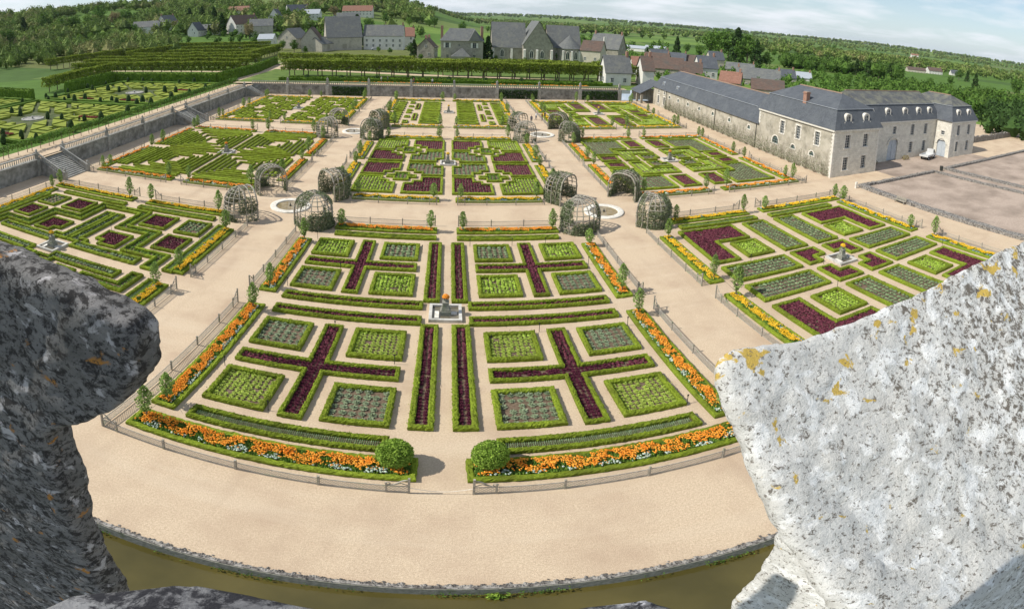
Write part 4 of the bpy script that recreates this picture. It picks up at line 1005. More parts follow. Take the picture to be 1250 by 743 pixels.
lime_row(-160,264,-100,262,'avenue crossing below the village','the outer end',3.8)

# ------------------------------------------------------------------ stable building
def wallq(mb, fr, p0, d, L, z0, z1, holes, nrm, rev=.28):
    # wall face with openings: p0 start, d unit dir, nrm outward normal; holes = (s0,s1,za,zb)
    S = sorted({0,L}|{h[0] for h in holes}|{h[1] for h in holes}); Z = sorted({z0,z1}|{h[2] for h in holes}|{h[3] for h in holes})
    def P(s_,z,o=0): return (p0[0]+d[0]*s_-nrm[0]*o, p0[1]+d[1]*s_-nrm[1]*o, z)
    for a,b in zip(S,S[1:]):
        for c,e in zip(Z,Z[1:]):
            ms, mz = (a+b)/2, (c+e)/2
            if any(h[0] < ms < h[1] and h[2] < mz < h[3] for h in holes): continue
            mb.add([P(a,c),P(b,c),P(b,e),P(a,e)],[(0,1,2,3)])
    for h in holes:
        a,b,c,e = h[:4]
        for q in (((a,c),(b,c)),((b,c),(b,e)),((b,e),(a,e)),((a,e),(a,c))):
            mb.add([P(*q[0]),P(*q[1]),P(*q[1],rev),P(*q[0],rev)],[(0,1,2,3)])
def window(root, p0, d, nrm, a, b, c, e, arched=None, quoins=True, off=(0,0,0), rev=.22, nx=2, nz=4, fm='sash', surround=True, pane='glass'):
    def P(s_,z,o=0): return (p0[0]+d[0]*s_-nrm[0]*o, p0[1]+d[1]*s_-nrm[1]*o, z)
    w = None
    if arched:      # round-headed opening: wall-coloured spandrels flush with the face and a ring of pale voussoirs
        m_ = (a+b)/2; r = (b-a)/2; n = 12; zc = e-r; sp = MB(); ar = MB()
        for i in range(n):
            a0, a1 = PI*i/n, PI*(i+1)/n; X0, X1 = m_+r*math.cos(a0), m_+r*math.cos(a1); Z0, Z1 = zc+r*math.sin(a0), zc+r*math.sin(a1)
            sp.add([P(X0,Z0,.01),P(X0,e+.01,.01),P(X1,e+.01,.01),P(X1,Z1,.01)],[(0,1,2,3)])
            q = [P(X0,Z0,-.03),P(m_+(r+.22)*math.cos(a0),zc+(r+.22)*math.sin(a0),-.03),P(m_+(r+.22)*math.cos(a1),zc+(r+.22)*math.sin(a1),-.03),P(X1,Z1,-.03)]
            ar.add(q+[P(X0,Z0,.2),P(X1,Z1,.2)],[(0,1,2,3),(0,3,5,4)])
        for s0,s1 in ((a-.2,a),(b,b+.2)): ar.add([P(s0,c,-.03),P(s1,c,-.03),P(s1,zc,-.03),P(s0,zc,-.03)],[(0,1,2,3)])
        ar.add([P(a-.3,c-.14,-.06),P(b+.3,c-.14,-.06),P(b+.3,c,-.06),P(a-.3,c,-.06),P(a-.3,c,0),P(b+.3,c,0)],[(0,1,2,3),(3,2,5,4)])
        sp.build('spandrel',arched,root,False,off); ar.build('window_arch','limestone',root,False,off); surround = False
    if surround:
        mb = MB(); t = .2
        def slab(s0,s1,za,zb,o=.03):
            q = [P(s0,za,-o),P(s1,za,-o),P(s1,zb,-o),P(s0,zb,-o),P(s0,za,.02),P(s1,za,.02),P(s1,zb,.02),P(s0,zb,.02)]
            mb.add(q,[(0,1,2,3),(0,4,5,1),(1,5,6,2),(2,6,7,3),(3,7,4,0)])
        slab(a-.25,b+.25,c-.14,c,.1); 
        n = max(2,int((e-c)/.3)); 
        for i in range(n):
            z0 = c+(e-c)*i/n; z1 = c+(e-c)*(i+1)/n; tt = t+(.16 if i%2 and quoins else 0)
            slab(a-tt,a,z0,z1-.015); slab(b,b+tt,z0,z1-.015)
        slab(a-t-.1,b+t+.1,e,e+.28)
        mb.build('window_surround','limestone',root,False,off)
    mb = MB(); mb.add([P(a,c,rev),P(b,c,rev),P(b,e,rev),P(a,e,rev)],[(0,1,2,3)]); w = mb.build('window',pane,root,False,off)
    mb = MB()
    for i in range(nx+1):
        s_ = a+(b-a)*i/nx; mb.beam(P(s_,c,rev-.03),P(s_,e,rev-.03),.07 if i in (0,nx) else .045)
    for i in range(nz+1):
        z = c+(e-c)*i/nz; mb.beam(P(a,z,rev-.032),P(b,z,rev-.032),.07 if i in (0,nz) else .04)
    q = mb.build('window_frame',fm,w,False,off); 
    return w
def mansard(root, x0,x1,y0,y1,ze,zb,zr,ins,mats=('slate','slate'),ov=.35,off=(0,0,0),hip0=True,hip1=True,rid=4.5):
    ex = [(x0-ov,y0-ov),(x1+ov,y0-ov),(x1+ov,y1+ov),(x0-ov,y1+ov)]
    bx = [(x0+(ins if 1 else 0),y0+ins),(x1-ins,y0+ins),(x1-ins,y1-ins),(x0+ins,y1-ins)]
    lx = (x1-x0) > (y1-y0)
    if lx: ym = (y0+y1)/2; r = [(x0+(rid if hip0 else ins),ym),(x1-(rid if hip1 else ins),ym)]
    else: xm = (x0+x1)/2; r = [(xm,y0+(rid if hip0 else ins)),(xm,y1-(rid if hip1 else ins))]
    mb = MB(); mb.add([(x,y,ze) for x,y in ex]+[(x,y,zb) for x,y in bx],[(0,1,5,4),(1,2,6,5),(2,3,7,6),(3,0,4,7),(3,2,1,0)]); mb.build('lower_roof',mats[0],root,False,off)
    vs = [(x,y,zb+.03) for x,y in offset(bx,-.12)]+[(x,y,zr) for x,y in r]
    fs = [(0,1,5,4),(1,2,5),(2,3,4,5),(3,0,4)] if lx else [(0,1,4),(1,2,5,4),(2,3,5),(3,0,4,5)]
    mb = MB(); mb.add(vs,fs); mb.build('upper_roof',mats[1],root,False,off)
    mb = MB(); mb.beam((*r[0],zr+.02),(*r[1],zr+.02),.3,.16)
    q = offset(bx,-.12)
    mb.build('ridge_tiles','ridge',root,False,off)
    mb = MB()
    for i in range(4): mb.beam((*q[i],zb+.05),(*q[(i+1)%4],zb+.05),.1,.06)
    mb.build('lead_flashing','zinc',root,False,off)
off = (56,56,0)
stable = thing('stable_block','long L-shaped stone stable with slate mansard roofs beside the lettuce ring square','building',off)
# long low wing
wl = MB(); holes = []; p0 = (56.0,77.0); d = (0,1); L_ = 51.0; nrm = (-1,0)
semi = [3.2,10.6,17.6,24.0,29.8,35.2,40.4]; holes = [(s_-.45,s_+.45,3.2,4.0) for s_ in semi]
tall = [43.6,47.4]; holes += [(s_-.55,s_+.55,.9,3.0) for s_ in tall]; holes += [(s_-.4,s_+.4,3.75,4.6) for s_ in tall]
wallq(wl,None,p0,d,L_,0,4.95,holes,nrm); wl.add([(56,128,0),(67,128,0),(67,128,4.95),(56,128,4.95)],[(0,1,2,3)][::1]); wl.add([(67,77,0),(67,128,0),(67,128,4.95),(67,77,4.95)],[(3,2,1,0)])
wl.build('low_wing_wall','render',stable,False,off)
for s_ in semi:
    window(stable,p0,d,nrm,s_-.45,s_+.45,3.2,4.0,arched='render',off=off,nx=2,nz=2,fm='shutter')
for s_ in tall:
    window(stable,p0,d,nrm,s_-.55,s_+.55,.9,3.0,off=off,nx=2,nz=4); window(stable,p0,d,nrm,s_-.4,s_+.4,3.75,4.6,off=off,nx=2,nz=2)
mansard(stable,56,67,77.05,128,4.95,7.8,10.0,1.35,off=off,hip0=False,rid=5)
def dormer(root, x, y, z, face, off, m='limestone', h=1.5, w=1.15):
    # face = outward unit vector
    mb = MB(); fx, fy = face; rx, ry = -fy, fx
    def Q(a,b,c): return (x+rx*a-fx*b, y+ry*a-fy*b, z+c)
    n = 8; arc = [(w/2*math.cos(PI*k/n), h*.72+w/2*.8*math.sin(PI*k/n)) for k in range(n+1)]
    out = [(w/2,0)]+arc+[(-w/2,0)]; inn = [(a*.62,b*.84+.1) for a,b in out]
    N_ = len(out); vs = [Q(a,0,c) for a,c in out]+[Q(a,2.0,c) for a,c in out]+[Q(a,0,c) for a,c in inn]+[Q(a,.18,c) for a,c in inn]
    fs = [(i,i+1,N_+i+1,N_+i) for i in range(N_-1)]+[(i,2*N_+i,2*N_+i+1,i+1) for i in range(N_-1)]+[(0,N_-1,3*N_-1,2*N_)]+[(2*N_+i,3*N_+i,3*N_+i+1,2*N_+i+1) for i in range(N_-1)]
    mb.add(vs,fs)
    for sg in (-1,1): mb.tube([Q(sg*w*.6,-.03,h*.3),Q(sg*w*.62,-.03,.06)],[.08,.16],6)
    dm = mb.build('dormer',m,root,False,off)
    mb = MB(); mb.add([Q(a,.16,c) for a,c in inn],[tuple(range(N_))]); pn = mb.build('dormer_window','glass',dm,False,off)
    mb.v = []; mb.n = 0; mb.f = []
    mb.beam(Q(0,.12,.1),Q(0,.12,h*.95),.06)
    for k in (.35,.65,.95): mb.beam(Q(-w*.3,.12,k*h*.85),Q(w*.3,.12,k*h*.85),.05)
    mb.build('glazing_bars','sash',dm,False,off)
for s_ in (114.0,122.5): dormer(stable,56.35,s_,5.6,(-1,0),off,'zinc',1.4,1.1)
# tall corner pavilion
pv = MB(); d1 = (0,1); win3 = [4.0,9.0,13.5]
hl = [(s_-.55,s_+.55,4.6,6.9) for s_ in win3]+[(s_-.6,s_+.6,2.6,3.35) for s_ in (5.0,10.0)]+[(15.2-.9,15.2+.9,2.4,3.8)]
wallq(pv,None,(56.0,56.2),d1,20.8,0,8.0,hl,(-1,0)); pv.build('garden_side_wall','render',stable,False,off)
for i,s_ in enumerate(win3): window(stable,(56.0,56.2),d1,(-1,0),s_-.55,s_+.55,4.6,6.9,off=off,nx=2,nz=5)
for s_ in (5.0,10.0): window(stable,(56.0,56.2),d1,(-1,0),s_-.6,s_+.6,2.6,3.35,arched='render',off=off,nx=2,nz=2,fm='shutter')
window(stable,(56.0,56.2),d1,(-1,0),14.3,16.1,2.4,3.8,arched='render',off=off,nx=3,nz=3,fm='shutter')
pf = MB(); xs_ = [3.2,7.6]; hl = [(s_-.55,s_+.55,1.0,3.2) for s_ in xs_]+[(s_-.55,s_+.55,4.8,7.0) for s_ in xs_]
wallq(pf,None,(56.0,56.2),(1,0),11.0,0,8.0,hl,(0,-1)); pf.add([(67,56.2,0),(67,60.5,0),(67,60.5,8),(67,56.2,8)],[(0,1,2,3)])
# recessed facade
xs2 = [2.6,12.2,16.4,20.6]; hl = [(s_-.55,s_+.55,1.2,3.4) for s_ in (2.6,15.6,20.2)]+[(s_-.55,s_+.55,4.9,7.1) for s_ in (2.6,15.6,20.2)]+[(8.2,11.2,0,4.2),(9.2,10.2,5.4,6.9)]
wallq(pf,None,(67.0,60.5),(1,0),24.0,0,8.0,hl,(0,-1))
# end pavilion
pf.add([(91,60.5,8),(91,60.5,5.9),(91,56.4,5.9),(91,56.4,8)],[(0,1,2,3)])
hl2 = [(3.0-.55,3.0+.55,1.2,3.4),(7.4-.55,7.4+.55,1.2,3.4),(3.0-.55,3.0+.55,4.9,7.1),(7.4-.55,7.4+.55,4.9,7.1)]
wallq(pf,None,(91.0,56.4),(1,0),10.5,0,8.0,hl2,(0,-1)); pf.add([(101.5,56.4,0),(101.5,71.5,0),(101.5,71.5,8),(101.5,56.4,8)],[(0,1,2,3)])
pf.add([(56.01,76.99,4.9),(67,76.99,4.9),(67,76.99,8),(56.01,76.99,8)],[(0,1,2,3)]); pf.add([(67,71.5,0),(101.5,71.5,0),(101.5,71.5,8),(67,71.5,8)],[(0,1,2,3)]); pf.add([(67,71.5,0),(67,77,0),(67,77,8),(67,71.5,8)],[(0,1,2,3)])
wallq(pf,None,(91.0,60.5),(0,-1),4.1,0,5.9,[(.9,3.2,0,3.6),(1.6,2.5,4.8,5.7)],(-1,0))
pf.build('ashlar_front_wall','ashlar',stable,False,off)
for s_ in xs_:
    for c in (1.0,4.8): window(stable,(56.0,56.2),(1,0),(0,-1),s_-.55,s_+.55,c,c+2.2,quoins=False,off=off,nx=2,nz=5)
for s_ in (2.6,15.6,20.2):
    for c in (1.2,4.9): window(stable,(67.0,60.5),(1,0),(0,-1),s_-.55,s_+.55,c,c+2.2,quoins=False,off=off,nx=2,nz=5)
window(stable,(67.0,60.5),(1,0),(0,-1),9.2,10.2,5.4,6.9,quoins=False,off=off,nx=2,nz=3)
for s_ in (3.0,7.4):
    for c in (1.2,4.9): window(stable,(91.0,56.4),(1,0),(0,-1),s_-.55,s_+.55,c,c+2.2,quoins=False,off=off,nx=2,nz=5)
window(stable,(91.0,60.5),(0,-1),(-1,0),1.6,2.5,4.8,5.7,quoins=False,off=off,nx=2,nz=2)
def gate_door(p0,d,nrm,a,b,zt,lab):
    def P(s_,z,o=0): return (p0[0]+d[0]*s_-nrm[0]*o, p0[1]+d[1]*s_-nrm[1]*o, z)
    mb = MB(); mb.add([P(a,0,.26),P(b,0,.26),P(b,zt,.26),P(a,zt,.26)],[(0,1,2,3)])
    n = 8
    for i in range(1,n): s_ = a+(b-a)*i/n; mb.beam(P(s_,0,.25),P(s_,zt,.25),.04,.03)
    mb.beam(P((a+b)/2,0,.22),P((a+b)/2,zt,.22),.09); q = mb.build('carriage_door','door',stable,False,off); q['label'] = lab
    mb = MB(); r = (b-a)/2; m_ = (a+b)/2; zc = zt-r*.75; n = 14
    for i in range(n):
        a0, a1 = PI*i/n, PI*(i+1)/n; q = []
        for o in (-.14,.03):
            for aa,rr in ((a0,r),(a1,r),(a1,r+.38),(a0,r+.38)): q.append(P(m_+rr*math.cos(aa), zc+rr*.95*math.sin(aa)+.1, o))
        mb.add(q,[(0,1,2,3),(3,2,6,7),(0,4,5,1)])
    for i in range(n): # spandrels closing the square opening above the arch
        a0, a1 = PI*i/n, PI*(i+1)/n
        mb.add([P(m_+r*math.cos(a0),zc+r*.95*math.sin(a0)+.1,.02),P(m_+r*math.cos(a1),zc+r*.95*math.sin(a1)+.1,.02),P(m_+r*math.cos(a1),zt+.01,.02),P(m_+r*math.cos(a0),zt+.01,.02)],[(0,1,2,3)])
    mb.build('door_arch','ashlar',stable,False,off)
gate_door((67.0,60.5),(1,0),(0,-1),8.2,11.2,4.2,'tall pale arched carriage door')
gate_door((91.0,60.5),(0,-1),(-1,0),.9,3.2,3.6,'smaller pale arched door facing the parked truck')
mansard(stable,56,67.2,56.2,77.2,8.0,11.1,13.3,1.25,off=off,hip0=True,hip1=True,rid=4.8)
mansard(stable,66.0,92.0,60.5,71.5,8.02,11.12,13.25,1.25,('slate','slate_moss'),off=off,hip0=False,hip1=False,rid=4)
mansard(stable,91,101.5,56.4,71.6,8.04,11.14,13.2,1.25,('slate','slate_moss'),off=off,rid=4.5)
for x in (59.2,63.6): dormer(stable,x,56.5,8.6,(0,-1),off,'limestone',1.9,1.5)
for x in (69.6,74.6,80.0,84.6,88.6): dormer(stable,x,60.8,8.6,(0,-1),off,'limestone',1.9,1.5)
for x in (94.0,98.4): dormer(stable,x,56.7,8.6,(0,-1),off,'limestone',1.9,1.5)
mb = MB()
for x,y,L2,dx,dy in ((55.85,56.0,21,0,1),(55.85,56.05,11.4,1,0),(67,60.35,24,1,0),(90.9,56.25,10.8,1,0)):
    a = (x,y,7.85); b = (x+dx*L2,y+dy*L2,7.85); mb.beam(a,b,.3,.3)
mb.build('cornice','limestone',stable,False,off)
for k in range(4):
    mb = MB()
    for i in range(26):
        z = i*.31; t = .55 if i%2 else .35
        if k == 0: mb.box(55.95,56.2,56.2,56.2+t,z,z+.31); mb.box(55.95,56.0+t,56.14,56.2,z,z+.31)
        elif k == 1: mb.box(67.0-t+.05,67.05,56.15,56.2,z,z+.31)
        elif k == 2: mb.box(91,91+t,56.35,56.4,z,z+.31)
        elif z > 4.9: mb.box(55.95,56,77-t,77.02,z,z+.31)
    mb.build('quoins','limestone',stable,False,off)
mb = MB(); mb.box(57.1,57.9,65.2,66.1,9.2,12.9); mb.box(57.0,58.0,65.1,66.2,12.6,12.75); mb.build('chimney','brick',stable,False,off)
mb = MB(); 
for y in (77.6,93.5,119.4): mb.tube([(55.9,y,.0),(55.9,y,4.9 if y > 78 else 5)],.06,6); mb.build('downpipe','iron',stable,False,off); mb = MB()
# espaliered fruit trees on the long wall
for i in range(30):
    y = 57.6+i*2.28; x = 55.8
    if i > 27: continue
    root = thing('espalier_tree', f"espaliered fruit tree on stable wall, {ORD[i]} from the corner", 'espalier', (x,y,0), 0, 'espaliered trees trained on the stable wall')
    mb = MB()
    for k in range(7):
        yy = (k-3)*.3+R.gauss(0,.04); hh = R.uniform(2.0,3.3); mb.tube([(0,0,.15),(.02,yy,.4),(.05,yy+R.gauss(0,.03),hh)],[.04,.03,.015],4,False)
    mb.tube([(0,0,0),(0,0,.5)],.05,5); mb.build('trunk','bark',root)
    mb = MB(); mb.cards([(R.gauss(0,.08),R.uniform(-1.1,1.1),abs(R.gauss(0,1.15))+.2) for _ in range(230)],.13); mb.build('leaves','vine',root)
mb = MB(); mb.box(55.6,55.7,57,121,0,.02)
for x in (70.6,78.8): 
    root = thing('forecourt_shrub', f"low grey shrub at foot of stable front, {'window' if x < 72 else 'door'} side", 'shrub', (x if x < 72 else 80.4,59.7,0)); mb = blob_leaves(.9,.6,.5,260,.16,.4); mb.build('foliage','leaf_tan',root)
# small shed closing the lane
off2 = (54,130,0); root = thing('garden_shed','small open-fronted shed with slate roof between stable and village','shed',off2)
mb = MB(); mb.box(57,58,128.5,136,0,3.4); mb.box(52.5,57,135,136,0,3.0); mb.box(52.5,53.1,128.6,129.2,0,2.9); mb.box(52.5,53.1,132.0,132.5,0,2.9); mb.box(52.4,53.1,128.6,136,2.7,3.0); mb.build('wall','rubble',root,False,off2)
mb = MB(); mb.add([(52,128.2,2.95),(52,136.4,2.95),(58.4,136.4,6.0),(58.4,128.2,6.0),(52,128.2,2.8),(52,136.4,2.8),(58.4,136.4,5.85),(58.4,128.2,5.85)],[(0,3,2,1),(4,5,6,7),(0,1,5,4),(1,2,6,5),(2,3,7,6),(3,0,4,7)]); mb.build('roof','slate',root,False,off2)

# ------------------------------------------------------------------ forecourt: sunken gravel court, walls, truck, bench
mb = MB(); mb.flat([(57.6,50.0),(150,50.6),(150,10.7),(57.6,10.7)], .008); struct('forecourt', mb, 'parking')
mb = MB(); mb.flat([(67.4,50.9),(101,50.9),(101,56.2),(91,56.2),(91,60.3),(67.4,60.3)], .012); struct('cobbled_yard', mb, 'parking')
def lowwall(lab, pts, w=.9, h=.45):
    c = pts[0]; mb = MB()
    for a,b in zip(pts,pts[1:]):
        L2 = math.dist(a,b); n = int(L2/.5)
        for i in range(n):
            t = i/n; x = a[0]+(b[0]-a[0])*t; y = a[1]+(b[1]-a[1])*t; q = w/2*R.uniform(.85,1.1); mb.box(x-q,x+q,y-q,y+q,0,h*R.uniform(.75,1.05))
    o = mb.build('low_stone_wall','flint',None,False,(c[0],c[1],0)); o.location = (c[0],c[1],0); tag(o, lab, 'wall')
lowwall('low rough stone wall between court and stable yard',[(57.2,50.4),(77.2,50.4)],.7)
lowwall('low rough stone wall of court beside chevron square',[(57.2,49.6),(57.2,12)],1.1,.5)
lowwall('low rough stone wall across court below the truck',[(77.4,50.2),(78.6,30)],.7,.4)
lowwall('second rough stone wall past gap in the court',[(81.5,50.6),(120,50.6)],.9,.45)
lowwall('rough stone wall leading away from the dark bin',[(81.4,50.2),(82.8,26)],.9,.45)
lowwall('grey garden wall behind the end pavilion',[(103,64),(140,64)],.5,1.8)
root = thing('flatbed_truck','small white flatbed truck parked before arched stable door','truck',(86.0,58.2,0),rad(12))
mb = MB(); vs = [(1.0,-.8,.45),(2.55,-.8,.45),(2.55,-.8,1.05),(2.2,-.78,1.2),(1.75,-.7,1.95),(1.0,-.7,1.95)]
n = 6; mb.add(vs+[(a,-b,c) for a,b,c in vs],[(0,1,2,3,4,5),(11,10,9,8,7,6),(0,6,7,1),(1,7,8,2),(2,8,9,3),(3,9,10,4),(4,10,11,5),(5,11,6,0)]); mb.build('cab','paint_white',root)
mb = MB(); mb.add([(2.19,-.68,1.24),(2.19,.68,1.24),(1.79,.62,1.9),(1.79,-.62,1.9)],[(0,1,2,3)]); mb.add([(1.15,-.79,1.22),(2.05,-.795,1.22),(1.7,-.73,1.85),(1.15,-.73,1.85)],[(0,1,2,3)]); mb.add([(1.15,.79,1.22),(2.05,.795,1.22),(1.7,.73,1.85),(1.15,.73,1.85)],[(3,2,1,0)]); mb.build('cab_window','glass',root)
mb = MB(); mb.box(-2.3,.9,-.95,.95,.75,.82); mb.box(-2.3,.9,-.95,-.9,.82,1.12); mb.box(-2.3,.9,.9,.95,.82,1.12); mb.box(-2.3,-2.25,-.9,.9,.82,1.12); mb.box(.84,.9,-.9,.9,.82,1.3); mb.build('flatbed','paint_white',root)
mb = MB(); mb.box(-2.2,2.3,-.35,.35,.5,.72); mb.build('chassis','iron',root)
for x,y in ((1.75,-.72),(1.75,.72),(-1.4,-.72),(-1.4,.72)):
    mb = MB(); mb.tube([(x,y-.11,.33),(x,y+.11,.33)],.33,14); w_ = mb.build('wheel','rubber',root); mb = MB(); mb.tube([(x,y-.125,.33),(x,y+.125,.33)],.17,10); mb.build('rim','zinc',w_)
for y in (-.6,.6): mb = MB(); mb.tube([(2.54,y,.8),(2.57,y,.8)],.12,10); mb.build('headlight','limestone',root)
root = thing('garden_bench','dark slatted bench against the low court wall','bench',(56.3,41.8,0),PI/2)
mb = MB(); 
for k in range(4): mb.box(-.9,.9,-.25+k*.13,-.15+k*.13,.42,.46)
mb.build('seat','wood',root); mb = MB()
for k in range(3): mb.box(-.9,.9,-.28,-.25,.55+k*.14,.65+k*.14)
mb.build('backrest','wood',root)
for x in (-.8,.8): mb = MB(); mb.box(x-.04,x+.04,-.28,-.2,0,.9); mb.box(x-.04,x+.04,.16,.24,0,.42); mb.build('leg','wood',root)
mb = MB(); mb.lathe([(.3,0),(.33,.9),(.3,.95)],12); o = mb.build('litter_bin','iron'); o.location = (79.6,50.4,0); tag(o,'dark round bin at gap in the court walls','bin')
mb = MB(); mb.box(-.15,.15,-.15,.15,0,1.0); o = mb.build('bollard','limestone'); o.location = (55.9,50.2,0); tag(o,'short white stone bollard at corner of the court walls','bollard')
# ------------------------------------------------------------------ village
def house(x,y,z,w,d,ze,zr,rot,wm,rm,ch,lab,n=None):
    if x > 55: z -= 1.2; rot = (rot%35)-38; w *= 1.15
    elif x < -20:
        wm = {'rubble':'rubble_pale','cream_wall':'white_wall'}.get(wm,wm); w *= 1.4; d *= 1.3; ze *= 1.3; zr *= 1.35; z += .8
    root = thing('village_house' if 'shed' not in lab and 'barn' not in lab else 'village_barn', lab, 'house' if 'shed' not in lab and 'barn' not in lab else 'barn', (x,y,z), rad(rot))
    hw, hd = w/2, d/2; mb = MB(); b = -2.5
    mb.add([(-hw,-hd,b),(hw,-hd,b),(hw,hd,b),(-hw,hd,b),(-hw,-hd,ze),(hw,-hd,ze),(hw,hd,ze),(-hw,hd,ze),(-hw,0,zr-.15),(hw,0,zr-.15)],[(0,1,5,4),(2,3,7,6),(1,2,6,9,5),(3,0,4,8,7)]); mb.build('wall',wm,root)
    ov = .3; t = .2; k = (zr-ze)/hd; mb = MB()
    for sg in (-1,1):
        a = [(-hw-ov,sg*(hd+ov),ze-k*ov),(hw+ov,sg*(hd+ov),ze-k*ov),(hw+ov,0,zr),(-hw-ov,0,zr)]; bb = [(p[0],p[1],p[2]-t) for p in a]
        mb.add(a+bb,[(0,1,2,3),(7,6,5,4),(0,4,5,1),(1,5,6,2),(2,6,7,3),(3,7,4,0)])
    rf = mb.build('roof',rm,root)
    for i in range(ch):
        xx = (hw-.6)*(1 if i == 0 else -1); mb = MB(); mb.box(xx-.35,xx+.35,-.45,.45,zr-1.2,zr+1.3); mb.build('chimney','brick',rf)
    def win(P, U, n_, wx, wz):
        mb = MB(); q = [tuple(np.array(P)+np.array(U)*a+np.array((0,0,c))+np.array(n_)*.03) for a,c in ((-wx/2,0),(wx/2,0),(wx/2,wz),(-wx/2,wz))]; mb.add(q,[(0,1,2,3)]); g = mb.build('window','glass',root)
        mb = MB(); P2 = np.array(P)+np.array(n_)*.05
        for a in (-wx/2,0,wx/2): mb.beam(tuple(P2+np.array(U)*a),tuple(P2+np.array(U)*a+np.array((0,0,wz))),.1)
        for c in (0,wz/2,wz): mb.beam(tuple(P2-np.array(U)*wx/2+np.array((0,0,c))),tuple(P2+np.array(U)*wx/2+np.array((0,0,c))),.1)
        mb.build('window_frame','sash',g)
    if 'barn' in lab or 'shed' in lab:
        mb = MB(); mb.box(-1.2,1.2,-hd-.06,-hd-.01,0,min(2.6,ze-.3)); mb.build('door','wood',root)
    else:
        nw = max(1,int(w/3.2)); fl = 2 if ze > 4.6 else 1
        for f in range(fl):
            for i in range(nw):
                xx = -hw+(i+.5)*w/nw; win((xx,-hd,1.0+f*2.7),(1,0,0),(0,-1,0),1.0,1.3)
        for sg in (-1,1): win((sg*hw,-d*.18,1.1),(0,sg,0),(sg,0,0),.9,1.3); win((sg*hw,0,ze-.2),(0,sg,0),(sg,0,0),.9,1.2)
